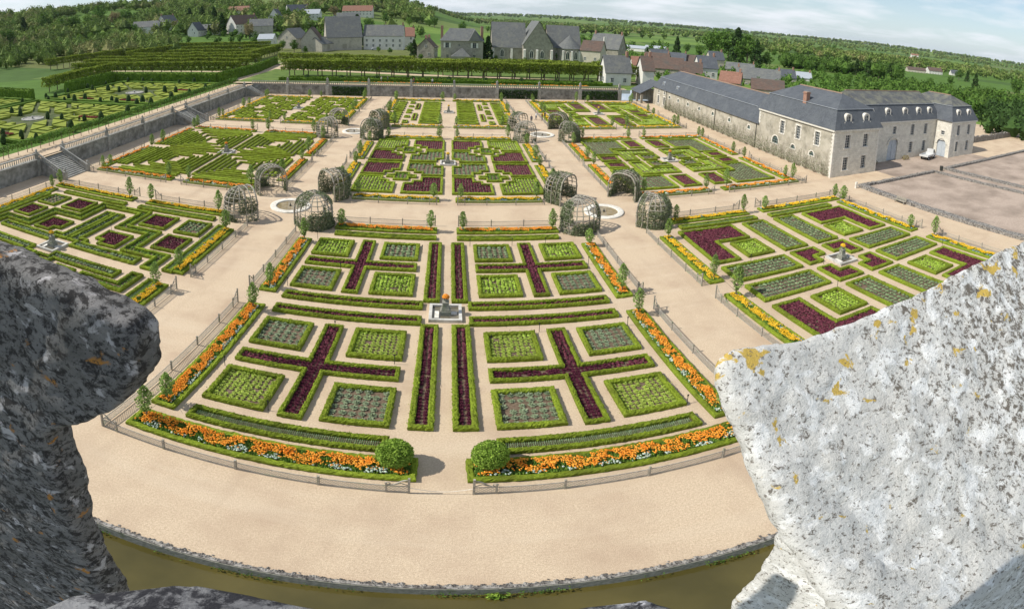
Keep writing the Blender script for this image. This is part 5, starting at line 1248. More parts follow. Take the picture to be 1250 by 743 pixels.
HOUSES = [
(-247, 361, 13.3, 17.2, 9, 3.5, 7, 10, 'white_wall', 'slate_light', 1, 'long pale shed with weathered grey roof above clipped lime rows'),
(-240, 384, 14.8, 11.8, 8, 5, 9, 80, 'cream_wall', 'slate_light', 2, 'grey-roofed house with gable beside the copper tree'),
(-190, 346, 9.4, 9.0, 7, 3, 7.5, 90, 'white_wall', 'slate', 0, 'small white gabled house with dark slate roof behind limes'),
(-183, 357, 9.9, 10.5, 7, 3, 5.5, 0, 'cream_wall', 'slate_light', 0, 'low cream annex beside small white gabled house'),
(-160, 369, 10.1, 17.1, 10, 5, 10, 60, 'white_wall', 'tile', 1, 'white house with twin gables and brown roof on slope'),
(-218, 494, 24.6, 17.6, 9, 3.5, 7, 0, 'white_wall', 'tile_red', 1, 'long house with pinkish tile roof high on the slope'),
(-145, 405, 12.5, 15.5, 9, 5.5, 11.5, 100, 'cream_wall', 'slate', 1, 'tall cream house with steep dark slate roof'),
(-137, 350, 7.9, 12.3, 10, 5.5, 9, 20, 'rubble', 'slate_light', 0, 'stone barn with whitish roof beside tall cream house'),
(-110, 290, 4.1, 7.1, 6, 3, 5, 0, 'white_wall', 'zinc', 0, 'low white lean-to above the village lane'),
(-90, 281, 3.6, 10.6, 10, 4, 8, 75, 'rubble', 'slate_light', 0, 'stone house with pale gable behind the lime row'),
(-73, 261, 3.1, 8.0, 8, 4.5, 9, 95, 'rubble', 'tile', 0, 'rubble barn with brown roof and pointed gable'),
(-68, 261, 3.1, 8.8, 7, 2.6, 5, 70, 'rubble', 'slate_light', 0, 'low stone shed in front of rubble barn'),
(-59, 273, 3.2, 13.7, 12, 5, 13, 20, 'rubble', 'slate_light', 0, 'big hipped stone barn beside dark conifer'),
(-84, 362, 6.8, 9.7, 8, 7, 11, 100, 'white_wall', 'slate', 1, 'white gabled house with tall red brick chimney'),
(-84, 413, 10.1, 13.8, 9, 6, 10, 10, 'cream_wall', 'slate_light', 0, 'pale-roofed house behind the big hipped barn'),
(-96, 523, 20.9, 22.6, 9, 4, 8, 0, 'white_wall', 'tile_red', 1, 'long orange-roofed house high on the slope'),
(-131, 471, 18.3, 11.2, 8, 4, 7, 0, 'white_wall', 'zinc', 0, 'white-roofed bungalow among slope trees'),
(-153, 493, 21.8, 16.9, 9, 4, 8.5, 40, 'white_wall', 'slate', 1, 'white house with dark roof among slope trees'),
(-36, 276, 3.1, 15.5, 8, 5.5, 9.5, 0, 'cream_wall', 'slate_light', 1, 'long two-storey cream house by kitchen plots'),
(-27, 296, 3.4, 8.7, 8, 4.5, 8, 5, 'white_wall', 'tile_red', 1, 'white house with orange roof beside long cream house'),
(-10, 227, 3.0, 7.4, 8, 5, 9, 80, 'rubble', 'tile', 2, 'brown-roofed cottage beside round dark cypress'),
(61, 207, 3.0, 7.8, 9, 8, 12, 5, 'cream_wall', 'tile', 0, 'ochre-walled house beside the church'),
(77, 236, 2.6, 13.0, 12, 8, 15, 0, 'rubble', 'slate_light', 2, 'large slate-roofed house behind white village house'),
(72, 181, 2.8, 5.1, 8, 5, 8, 60, 'white_wall', 'tile_red', 1, 'white house with red lean-to roof'),
(60, 145, 3.0, 3.1, 9, 6.5, 10.5, 100, 'white_wall', 'tile', 1, 'white gable-end house beyond the stable shed'),
(96, 218, 1.4, 10.1, 10, 5, 9, 8, 'rubble', 'tile', 1, 'brown-roofed row house behind the stable'),
(159, 411, -1.5, 18.7, 14, 4, 6, 0, 'white_wall', 'zinc', 0, 'long white shed at village edge'),
(186, 427, -1.5, 16.7, 14, 4, 6, 0, 'white_wall', 'zinc', 0, 'second long white shed beyond blue roofs'),
(135, 304, -1.2, 10.9, 10, 4, 9, 30, 'cream_wall', 'slate', 1, 'slate-roofed house in front of white sheds'),
(137, 284, -1.2, 12.4, 10, 4, 8.5, 10, 'cream_wall', 'slate', 1, 'hipped slate-roofed house at village edge'),
(148, 280, -1.5, 12.4, 10, 4, 8, 5, 'rubble', 'tile', 1, 'wide brown-roofed house before the poplar grove'),
(83, 177, 2.3, 9.6, 10, 5, 9, 10, 'rubble', 'tile', 0, 'long brown-roofed barn close behind stable roof'),
(90, 172, 1.8, 7.6, 9, 4.5, 8.5, 15, 'rubble', 'tile', 1, 'brown-roofed barn nearest white slate-roofed house'),
(100, 178, 1.1, 6.7, 10, 7, 11.5, 60, 'white_wall', 'slate', 1, 'tall white house with dark blue slate roof'),
(148, 253, -1.5, 7.7, 9, 8, 12.5, 100, 'cream_wall', 'slate', 1, 'cream gabled house behind tall white house'),
(131, 184, -1.0, 17.0, 10, 4.5, 9, 3, 'rubble', 'slate_light', 2, 'long dark-roofed farmhouse behind the stable'),
(97, 153, 1.4, 6.5, 9, 4, 7.5, 70, 'rubble', 'tile_red', 1, 'rusty red-roofed barn behind the stable'),
(157, 239, -1.5, 14.0, 9, 4, 7.5, 3, 'cream_wall', 'slate_light', 1, 'long low house behind the farmhouse'),
(104, 140, 0.9, 9.7, 10, 4, 7, 5, 'rubble', 'tile', 0, 'low brown-roofed outbuilding touching the stable yard'),
(163, 205, -1.5, 8.6, 9, 4, 8, 20, 'cream_wall', 'slate', 1, 'ivy-side house with blue-grey roof'),
(185, 216, -1.5, 7.4, 8, 3, 6, 10, 'white_wall', 'zinc', 1, 'white-roofed shed with brick chimney'),
(491, 339, -1.5, 15.6, 12, 5, 9, 10, 'white_wall', 'tile', 1, 'white farmhouse in the valley meadows'),
(466, 347, -1.5, 19.0, 12, 4, 7, 0, 'cream_wall', 'tile', 0, 'low farm buildings beside white farmhouse'),
(1029, 796, -1.5, 40, 14, 5, 9, 0, 'rubble', 'tile_red', 0, 'distant red-roofed farm buildings'),
(1418, 1069, -1.5, 23.2, 12, 12, 17, 0, 'white_wall', 'tile_red', 0, 'distant tall white house'),
(535, 337, -1.5, 10.3, 10, 4, 8, 0, 'white_wall', 'slate', 0, 'small white cottage among valley trees'),
(697, 582, -1.5, 26.7, 14, 4, 6, 0, 'white_wall', 'zinc', 0, 'distant white sheds by the meadow'),
(50.6,146.5,3.0,8.2,7,4.2,9.0,0,'white_wall','slate_light',1,'white village house with steep roof at end of lime rows'),
]
for h in HOUSES: house(*h)
# manor behind the limes
root = thing('manor_house','two-storey stone manor with white shutters and hipped slate roof behind limes','house',(5,207,3)); 
mb = MB(); hl = [(1.8,3.2,6.2,8.2),(12.8,14.2,6.2,8.2),(7.0,7.8,6.8,7.6),(2.2,3.2,2.0,3.4),(13.0,14.0,2.0,3.4)]; wallq(mb,None,(-8.5,-5),(1,0),17,-1,9.0,hl,(0,-1)); mb.add([(8.5,-5,-1),(8.5,5,-1),(8.5,5,9),(8.5,-5,9)],[(0,1,2,3)]); mb.add([(-8.5,-5,-1),(-8.5,5,-1),(-8.5,5,9),(-8.5,-5,9)],[(3,2,1,0)]); mb.build('wall','rubble',root)
mb = MB(); mb.add([(-9,-5.5,9),(9,-5.5,9),(9,5.5,9),(-9,5.5,9),(-5,0,14),(5,0,14)],[(0,1,5,4),(1,2,5),(2,3,4,5),(3,0,4)]); mb.build('roof','slate_light',root)
mb = MB(); mb.add([(2.6,-5.6,9.0),(7.4,-5.6,9.0),(5,-5.3,13.6),(5,0,13.6),(2.6,0,9.2),(7.4,0,9.2)],[(0,1,2),(0,2,3,4),(1,5,3,2)]); mb.build('gable_roof','slate_light',root)
for x in (-8.2,8.2): mb = MB(); mb.box(x-.5,x+.5,-1,1,8,15); mb.build('chimney','brick',root)
for a,b,c,e in hl:
    w_ = window(root,(-8.5,-5),(1,0),(0,-1),a,b,c,e,nx=2,nz=3,surround=False)
    if c > 6 and b-a > 1:
        for s_ in (a-.75,b+.05): mb = MB(); mb.box(-8.5+s_,-8.5+s_+.7,-5.1,-5.03,c,e); mb.build('shutter','white_wall',root)
root = thing('lean_to','small lean-to with pointed slate roof against the manor','outbuilding',(4.5,199,3)); mb = MB(); mb.box(-3.5,3.5,-1.5,2,-1,3); mb.build('wall','rubble',root); mb = MB(); mb.add([(-3.8,-1.8,3),(3.8,-1.8,3),(3.8,2.2,3),(-3.8,2.2,3),(.5,.6,6.4)],[(0,1,4),(1,2,4),(2,3,4),(3,0,4)]); mb.build('roof','slate_light',root)
# church
off = (45,216,3); ch = thing('church','grey stone church with slate roofs, apse and pointed windows behind limes','church',off)
def gable(x0,x1,y0,y1,z1,zr,alongx=True,nm='wall',m='rubble',rm='slate_light'):
    mb = MB(); mb.box(x0,x1,y0,y1,2,z1)
    if alongx: mb.add([(x0,y0,z1),(x0,y1,z1),(x0,(y0+y1)/2,zr-.1),(x1,y0,z1),(x1,y1,z1),(x1,(y0+y1)/2,zr-.1)],[(0,2,1),(3,4,5)])
    else: mb.add([(x0,y0,z1),(x1,y0,z1),((x0+x1)/2,y0,zr-.1),(x0,y1,z1),(x1,y1,z1),((x0+x1)/2,y1,zr-.1)],[(0,1,2),(3,5,4)])
    mb.build(nm,m,ch,False,off); mb = MB(); o_ = .35
    if alongx: ym = (y0+y1)/2; mb.add([(x0-o_,y0-o_,z1-.2),(x1+o_,y0-o_,z1-.2),(x1+o_,ym,zr),(x0-o_,ym,zr),(x1+o_,y1+o_,z1-.2),(x0-o_,y1+o_,z1-.2)],[(0,1,2,3),(3,2,4,5)])
    else: xm = (x0+x1)/2; mb.add([(x0-o_,y0-o_,z1-.2),(xm,y0-o_,zr),(xm,y1,zr),(x0-o_,y1,z1-.2),(x1+o_,y0-o_,z1-.2),(x1+o_,y1,z1-.2)],[(0,3,2,1),(1,2,5,4)])
    mb.build('roof',rm,ch,False,off)
gable(18,32,209,223,9.5,20); gable(30.5,43,206,226,11,21,False); gable(42,56,210,222,10,19.5); gable(57.5,64,207.5,214,8.8,13.5,False,rm='tile')
mb = MB(); n = 10; P_ = [(51+5.5*math.cos(PI+PI*k/n),210.5+5.5*math.sin(PI+PI*k/n)) for k in range(n+1)]
mb.add([(x,y,2) for x,y in P_]+[(x,y,10) for x,y in P_],[(i,i+1,n+2+i,n+1+i) for i in range(n)]); mb.build('apse_wall','rubble',ch,False,off)
mb = MB(); Q_ = [(51+6*math.cos(PI+PI*k/n),210.5+6*math.sin(PI+PI*k/n)) for k in range(n+1)]; mb.add([(x,y,9.8) for x,y in Q_]+[(51,210.5,15.5)],[(i,i+1,n+1) for i in range(n)]); mb.build('apse_roof','slate_light',ch,False,off)
for (x,y) in ((34,205.9),(38.5,205.9),(49.2,204.8),(52.8,204.8),(60.7,207.4),(46.0,209.9),(22,208.9)):
    mb = MB(); w2 = .8; prof = [(-w2,5.4),(w2,5.4),(w2,7.6),(w2*.6,8.4),(0,8.9),(-w2*.6,8.4),(-w2,7.6)]; mb.add([(x+a,y-.06,z) for a,z in prof],[tuple(range(7))]); mb.build('window','glass',ch,False,off)
    mb = MB()
    for i in range(7): a = prof[i]; b = prof[(i+1)%7]; mb.beam((x+a[0],y-.1,a[1]),(x+b[0],y-.1,b[1]),.2)
    mb.beam((x,y-.1,5.4),(x,y-.1,8.8),.12); mb.build('tracery','limestone',ch,False,off)
for (x,y) in ((31,205.2),(36.3,205.2),(42.5,205.2),(57,208),(64,206.8),(57.6,206.8),(47.5,205.4),(54.5,205.4),(51,204.2),(18.2,208.3),(26,208.3)):
    mb = MB(); mb.add([(x-.45,y-.6,2),(x+.45,y-.6,2),(x+.45,y+1,2),(x-.45,y+1,2),(x-.45,y+.2,8.8),(x+.45,y+.2,8.8),(x+.45,y+1,9.2),(x-.45,y+1,9.2)],[(0,1,5,4),(1,2,6,5),(3,0,4,7),(4,5,6,7)]); mb.build('buttress','limestone',ch,False,off)
mb = MB(); mb.box(66.2,67.2,209,210,2,15.5); o = mb.build('stone_pillar','limestone',None,False,(66.7,209.5,3)); o.location = (66.7,209.5,3); tag(o,'tall thin pale chimney stack beside the church','chimney')
# white cars in the village lane
for i,(x,y,lab) in enumerate(((-118,268,'small white car in the village lane below the lean-to'),(-40,268,'pale car parked beside the long cream house'))):
    root = thing('parked_car',lab,'car',(x,y,T(x,y)),rad(70-60*i)); mb = MB(); vs = [(-2.1,-.85,.35),(2.1,-.85,.35),(2.1,-.85,.8),(1.2,-.83,.95),(.6,-.7,1.45),(-1.2,-.7,1.45),(-1.8,-.8,1.0),(-2.1,-.85,.9)]; n = 8
    mb.add(vs+[(a,-b,c) for a,b,c in vs],[tuple(range(n)),tuple(range(2*n-1,n-1,-1))]+[(i_,n+i_,n+(i_+1)%n,(i_+1)%n) for i_ in range(n)]); mb.build('body','paint_white',root)
    mb = MB(); mb.add([(1.15,-.72,1.0),(1.15,.72,1.0),(.62,.64,1.42),(.62,-.64,1.42)],[(0,1,2,3)]); mb.add([(-1.1,-.84,1.0),(1.0,-.84,1.0),(.55,-.74,1.4),(-1.1,-.74,1.4)],[(0,1,2,3)]); mb.build('window','glass',root)
    for a,b in ((1.3,-.8),(1.3,.8),(-1.3,-.8),(-1.3,.8)): mb = MB(); mb.tube([(a,b-.1,.32),(a,b+.1,.32)],.32,10); mb.build('wheel','rubber',root)

# ------------------------------------------------------------------ village and valley trees
def tree_proto(kind):
    root = thing('broadleaf_tree' if kind != 'dark' else 'evergreen_tree','x','tree'); tr = MB()
    tr.tube([(0,0,-.1),(.01,0,.2),(0,0,.42),(.02,.01,.7)],[.035,.028,.022,.01],6)
    for k in range(7): a = R.uniform(0,6.28); tr.tube([(0,0,.22+k*.05),(math.cos(a)*.16,math.sin(a)*.16,.42+k*.05)],[.014,.005],4,False)
    t = tr.build('trunk','bark',root)
    if kind == 'dark': 
        pts = []
        for _ in range(900): z = R.random(); r = .22*(1-z)**.6*(.7+.4*math.sin(z*22)*.5+.25); a = R.uniform(0,6.28); pts.append((math.cos(a)*r,math.sin(a)*r,.06+z*.94))
        mb = MB(); mb.cards(pts,.075)
    else: mb = blob_leaves(.36,.36,.38,1500,.052,.6,clumps=26,cs=.42); mb.octas([(0,0,.58)],.2,.22)
    c = mb.build('crown',{'dark':'leaf_dark','mid':'leaf_mid','light':'leaf_light','tan':'leaf_tan','red':'leaf_red'}[kind],root); return root,[t,c]
TREES = [(-323, 352, 17.5, 'mid', 17.2),(-326, 375, 19.5, 'light', 16.2),(-339, 409, 23.6, 'mid', 20.8),(-304, 389, 19.2, 'tan', 16.1),(-299, 402, 20.0, 'mid', 18.0),(-252, 350, 12.7, 'mid', 9.9),(-270, 417, 19.5, 'dark', 9.7),(-265, 294, 9.5, 'light', 7.8),(-262, 304, 9.9, 'light', 7.9),(-254, 309, 9.9, 'light', 7.8),(-246, 316, 9.9, 'light', 8.5),(-243, 325, 10.3, 'light', 8.6),(-205, 345, 9.9, 'mid', 9.2),(-237, 420, 17.9, 'dark', 15.8),(-224, 421, 17.4, 'dark', 17.1),(-212, 422, 16.8, 'dark', 17.0),(-219, 404, 15.5, 'red', 7.5),(-173, 357, 9.6, 'dark', 16.9),(-179, 346, 9.0, 'dark', 8.9),(-227, 375, 13.3, 'tan', 10.0),(-230, 486, 24.4, 'light', 12.3),(-177, 438, 16.8, 'mid', 13.9),(-184, 476, 21.1, 'mid', 13.3),(-138, 329, 6.6, 'tan', 11.7),(-128, 373, 9.3, 'mid', 10.3),(-148, 441, 16.0, 'mid', 15.2),(-132, 444, 15.6, 'mid', 10.6),(-126, 408, 12.0, 'light', 8.4),(-102, 393, 9.6, 'mid', 10.6),(-112, 401, 10.7, 'light', 8.2),(-132, 484, 19.8, 'mid', 16.4),(-115, 492, 19.5, 'tan', 13.2),(-108, 528, 22.7, 'mid', 14.1),(-90, 260, 3.2, 'mid', 6.3),(-80, 250, 3.0, 'mid', 6.9),(-92, 250, 3.1, 'light', 4.4),(-71, 240, 3.0, 'mid', 4.1),(-53, 285, 3.4, 'dark', 18.9),(-64, 397, 8.0, 'mid', 13.1),(-50, 298, 3.6, 'dark', 9.9),(-80, 389, 8.2, 'light', 7.8),(-29, 243, 3.0, 'mid', 3.2),(-36, 253, 3.0, 'light', 3.3),(-16, 226, 3.0, 'dark', 8.1),(-19, 244, 3.0, 'mid', 5.6),(-12, 210, 3.0, 'mid', 3.1),(16, 208, 3.0, 'dark', 10.9),(14, 216, 3.0, 'dark', 9.9),(19, 209, 3.0, 'light', 3.4),(26, 211, 3.0, 'dark', 4.9),(31, 205, 3.0, 'light', 3.0),(47, 210, 3.0, 'mid', 6.3),(52, 211, 3.0, 'mid', 4.3),(96, 351, 1.4, 'dark', 8.3),(118, 310, -0.2, 'mid', 4.3),(147, 353, -1.5, 'dark', 6.2),(191, 393, -1.5, 'dark', 11.4),(205, 401, -1.5, 'mid', 7.4),(187, 344, -1.5, 'mid', 9.0),(212, 372, -1.5, 'mid', 16.8),(211, 356, -1.5, 'mid', 18.9),(213, 343, -1.5, 'mid', 19.8),(191, 297, -1.5, 'dark', 19.6),(193, 286, -1.5, 'mid', 16.9),(194, 277, -1.5, 'dark', 14.4),(206, 281, -1.5, 'mid', 9.1),(330, 550, -1.5, 'light', 21.0),(302, 459, -1.5, 'mid', 23.3),(330, 437, -1.5, 'mid', 8.9),(224, 258, -1.5, 'mid', 10.0),(270, 304, -1.5, 'dark', 10.6),(231, 251, -1.5, 'mid', 7.8),(275, 273, -1.5, 'dark', 13.9),(279, 264, -1.5, 'dark', 12.6),(281, 254, -1.5, 'dark', 13.6),(285, 246, -1.5, 'mid', 12.3),(286, 237, -1.5, 'dark', 12.1),(284, 227, -1.5, 'mid', 9.5),(209, 213, -1.5, 'mid', 5.9),(204, 198, -1.5, 'mid', 6.5),(211, 192, -1.5, 'mid', 5.6),(224, 187, -1.5, 'mid', 5.7),(252, 198, -1.5, 'mid', 7.3),(429, 255, -1.5, 'dark', 11.4),(436, 269, -1.5, 'mid', 11.7),(317, 181, -1.5, 'dark', 13.1),(226, 122, -1.5, 'mid', 10.9),(164, 90, -1.5, 'dark', 6.1),(343, 219, -1.5, 'mid', 8.0),(291, 203, -1.5, 'mid', 7.0),(200, 102, -1.5, 'mid', 11.0),(183, 85, -1.5, 'dark', 9.9),(321, 149, -1.5, 'mid', 15.0),(727, 778, -1.5, 'mid', 15.7),(935, 975, -1.5, 'mid', 17.7),(-358, 347, 19.7, 'mid', 19.6),(-358, 319, 17.7, 'dark', 18.8),(-330, 340, 17.0, 'mid', 15.5),(-244, 223, 5.1, 'mid', 9.7),(-308, 256, 9.9, 'mid', 17.0),(12, 471, 6.4, 'mid', 10.8),(80, 536, 2.5, 'mid', 12.4),(151, 645, -1.5, 'mid', 13.0),(51, 511, 4.3, 'dark', 11.7),(-61, 475, 13.1, 'mid', 11.0),(-39, 484, 11.5, 'light', 9.5),(-15, 498, 9.9, 'mid', 11.4),(-38, 367, 5.5, 'mid', 7.2),(-21, 377, 5.2, 'mid', 7.4),(132, 724, -1.0, 'light', 12.0)]
TREES = [t for t in TREES if not (t[0] < -300 and t[1] < 200)]
TREES = [(t[0],t[1],t[2],t[3],t[4]*1.35 if 185 < t[0] < 215 and 270 < t[1] < 405 else t[4]) for t in TREES]
TP = {}; cntk = {}
NM = {'dark':'dark green tree','mid':'mid green tree','light':'fresh light green tree','tan':'buff budding tree','red':'copper-red tree'}
hh_ = [(h[0],h[1],h[11]) for h in HOUSES]+[(5,207,'stone manor'),(40,212,'church')]
for (x,y,z,k,h) in TREES:
    near = min(hh_, key=lambda q: math.hypot(q[0]-x,q[1]-y)); dd = math.hypot(near[0]-x,near[1]-y)
    short = ' '.join(near[2].split()[:4]) if ' ' in near[2] else 'church'
    key = (k,short); cntk[key] = cntk.get(key,0)+1
    size = 'tall' if h > 15 else 'medium' if h > 8 else 'small'
    lab = f"{size} {NM[k]} near the {short}, {ORD[cntk[key]-1]} of its kind there"
    vkey = (k, R.randrange(2))
    if vkey not in TP:
        TP[vkey] = tree_proto(k); root, kids = TP[vkey]; root.location = (x,y,z); root.scale = (h,h,h); root['label'] = lab; root['group'] = f'{NM[k]}s of village and valley'
    else:
        root, kids = TP[vkey]; dup(root, kids, (x,y,z), R.uniform(0,6.28), lab, f'{NM[k]}s of village and valley', h)
# woods that read as one mass
def wood(name, lab, area, n, hr, m, card=1.5, per=60, filt=None):
    mb = MB(); pts = []; k = 0
    while k < n:
        x, y = area(); 
        if filt and not filt(x,y): continue
        k += 1; z = T(x,y); h = R.uniform(*hr); r = h*R.uniform(.38,.55)
        v = NR.normal(size=(per,3)); v /= np.linalg.norm(v,axis=1)[:,None]; v *= NR.uniform(.6,1.0,(per,1)); v[:,2] = v[:,2]*h*.46+h*.55+z; v[:,0] = v[:,0]*r+x; v[:,1] = v[:,1]*r+y
        pts.append(v); mb.octas([(x,y,z+h*.45)], r*.75, h*.45)
    mb.cards(np.concatenate(pts), card); o = mb.build(name, m); tag(o, lab, 'woodland', None, 'stuff'); return o
def polar(r0,r1,a0,a1):
    def f():
        r = math.sqrt(R.uniform(r0*r0,r1*r1)); a = rad(R.uniform(a0,a1)); return r*math.sin(a), r*math.cos(a)
    return f
def clear(x,y):
    return all(math.hypot(h[0]-x,h[1]-y) > 11 for h in HOUSES)
wood('hillside_woods','wooded slope of mixed green trees behind the village gardens', polar(390,720,-66,-2), 1150, (8,15), 'leaf_wood', 1.6, 70, lambda x,y: clear(x,y) and math.sin(x*.021)*math.sin(y*.017) > -.35)
wood('hillside_woods','scattered trees and bushes filling gaps between village houses', polar(330,430,-40,-4), 170, (3,6), 'leaf_mid', .8, 60, lambda x,y: clear(x,y) and not (-80 < x < 20 and y < 275))
wood('hillside_woods','orchard and garden trees between lime rows and the slope', polar(268,400,-64,-31), 330, (5,11), 'leaf_wood', .9, 90, lambda x,y: clear(x,y) and all(not (abs(h[0]*.93-x) < 9 and abs(h[1]*.93-y) < 12) for h in HOUSES))
wood('outer_woods','dark trees beyond the outermost lime avenue', polar(215,420,-78,-52), 200, (9,16), 'leaf_wood', 1.3, 90, lambda x,y: math.hypot(x,y) > 270)
wood('valley_woods','long belt of bushy green trees crossing the valley meadows', polar(380,440,38,52), 130, (8,13), 'leaf_mid', 1.4, 70, clear)
wood('near_valley_woods','dark green trees and scrub directly behind the stable roofs', polar(215,300,47,70), 150, (5,10), 'leaf_mid', 1.1, 80, clear)
wood('near_valley_woods','dark trees beyond the end pavilion of stable', polar(130,240,62,80), 110, (5,10), 'leaf_dark', 1.1, 80, lambda x,y: x > 128 and clear(x,y))
wood('valley_woods','broad yellow-green wood across middle of the valley', polar(640,1100,30,56), 400, (8,14), 'leaf_wood', 2.8, 46, lambda x,y: math.sin(x*.006+1)*math.sin(y*.008) > -.5)
wood('valley_woods','mixed trees around distant farm buildings', polar(560,1200,54,72), 330, (7,12), 'leaf_wood', 2.6, 40, lambda x,y: math.sin(x*.012)+math.sin(y*.01+2) > -.3 and clear(x,y))
wood('distant_woods','distant wooded plain fading toward the hills', polar(1200,3400,18,74), 850, (9,17), 'leaf_wood', 6, 22, lambda x,y: math.sin(x*.003)+math.sin(y*.0037+1) > -.6)
wood('distant_woods','far wooded ridge on the skyline', polar(3600,6600,-10,78), 1500, (14,26), 'leaf_wood', 16, 16)
wood('village_edge_woods','bushes and small trees in gardens between village roofs', polar(165,330,17,46), 260, (2.5,6), 'leaf_mid', .7, 60, lambda x,y: clear(x,y) and x > 57 and not (x < 70 and y > 200 and y < 225))
wood('village_edge_woods','trees between village roofs and open fields', polar(330,560,4,26), 60, (6,11), 'leaf_mid', 1.3, 60, clear)
wood('distant_woods','woods behind the church and fields', polar(800,2600,-6,30), 600, (9,16), 'leaf_wood', 4, 30, lambda x,y: math.sin(x*.006)+math.sin(y*.004+1) > -.2)

mb = MB(); mb.tube([(-1.2+2.4*t,15.6,.5-.28*math.sin(PI*t)) for t in np.linspace(0,1,13)],.012,5); o = mb.build('rope','limestone',None,False,(0,15.6,0)); o.location = (0,15.6,0); tag(o,'thin white rope hanging across the moat gate opening','rope')
# ------------------------------------------------------------------ people
def person(x,y,z,rz,top,bot,label,pose=0,s_=1.0):
    root = thing('person',label,'person',(x,y,z),rz)
    J = [(0,0,.95),(0,0,1.15),(0,.01,1.38),(0,.02,1.5),(0,.03,1.62),(0,.03,1.72)]
    Rr = [.15,.13,.16,.06,.09,.07]; E_ = [(0,1),(1,2),(2,3),(3,4),(4,5)]
    for sg in (-1,1):
        b = len(J); st = .14*sg*(1 if pose == 0 else .4)
        J += [(sg*.1,0,.88),(sg*.11,st*.6,.48),(sg*.11,st,.08),(sg*.11,st+.15,.04)]; Rr += [.1,.07,.05,.045]; E_ += [(0,b),(b,b+1),(b+1,b+2),(b+2,b+3)]
        b = len(J); J += [(sg*.2,0,1.38),(sg*.26,.02-st*.3,1.12),(sg*.24,.12-st*.5,.9),(sg*.24,.17-st*.5,.82)]; Rr += [.06,.048,.038,.035]; E_ += [(2,b),(b,b+1),(b+1,b+2),(b+2,b+3)]
    me = bpy.data.meshes.new('body'); me.from_pydata([(a*s_,b*s_,c*s_) for a,b,c in J],E_,[]); o = bpy.data.objects.new('body',me); COL.objects.link(o); o.parent = root
    sk = o.modifiers.new('Skin','SKIN'); 
    me.skin_vertices.new(name='') if not me.skin_vertices else None
    for v,r in zip(me.skin_vertices[0].data,Rr): v.radius = (r*s_,r*s_)
    me.skin_vertices[0].data[0].use_root = True
    ss_ = o.modifiers.new('Sub','SUBSURF'); ss_.levels = 1; ss_.render_levels = 1
    me.materials.append(CLO[(top,bot)])
    mb = MB(); mb.octas([(0,0,1.75*s_)],.09*s_,.07*s_); mb.build('hair','bark',root)
CLO = {}
def cloth(top,bot):
    m = bpy.data.materials.new('clothes'); m.use_nodes = True; nt = m.node_tree; N = nt.nodes; L = nt.links
    tc = N.new('ShaderNodeTexCoord'); sx = N.new('ShaderNodeSeparateXYZ'); L.new(tc.outputs['Object'],sx.inputs[0]); cr = N.new('ShaderNodeValToRGB'); cr.color_ramp.interpolation = 'CONSTANT'
    mp = N.new('ShaderNodeMath'); mp.operation = 'DIVIDE'; mp.inputs[1].default_value = 2; L.new(sx.outputs[2],mp.inputs[0]); L.new(mp.outputs[0],cr.inputs[0])
    e = cr.color_ramp.elements; e[0].position = 0; e[0].color = (.03,.025,.02,1); e[1].position = .05; e[1].color = (*bot,1)
    q = e.new(.47); q.color = (*top,1); q = e.new(.745); q.color = (.45,.28,.2,1); L.new(cr.outputs[0],N['Principled BSDF'].inputs['Base Color']); N['Principled BSDF'].inputs['Roughness'].default_value = .8; CLO[(top,bot)] = m
cl = [((.05,.06,.1),(.04,.05,.08)),((.5,.5,.5),(.05,.06,.1)),((.25,.06,.05),(.1,.1,.12)),((.06,.07,.06),(.2,.17,.12)),((.12,.2,.35),(.06,.06,.07)),((.65,.62,.55),(.25,.22,.18)),((.04,.04,.045),(.05,.05,.06)),((.7,.7,.68),(.3,.3,.32))]
for c in cl: cloth(*c)
PP = [(17.4,102.3,0,3,'visitor in dark clothes walking alone on path by striped square',0,0),(19.0,105.6,0,2,'visitor in pale top among group on wide path',1,0),(20.2,104.9,0,1,'visitor in dark red top among group on wide path',2,1),
 (21.0,106.0,0,3,'visitor in dark green jacket among group on wide path',3,0),(21.9,105.0,0,4,'visitor in blue top among group on wide path',4,1),(22.8,106.3,0,2.5,'visitor in black among group on wide path',6,0),
 (-19.2,140.2,3,1,'gardener in pale shirt on lawn above village wall',5,1),(-17.4,140.4,3,2,'gardener in dark blue on lawn above village wall',0,0),(-9.8,137.5,3,0,'person in red near flowers above village wall',2,0),(-4.6,137.3,3,0,'person in white top beside flowers above village wall',1,1)]
for x,y,z,rz,lab,ci,po in PP: person(x,y,z,rz,*cl[ci],lab,po)

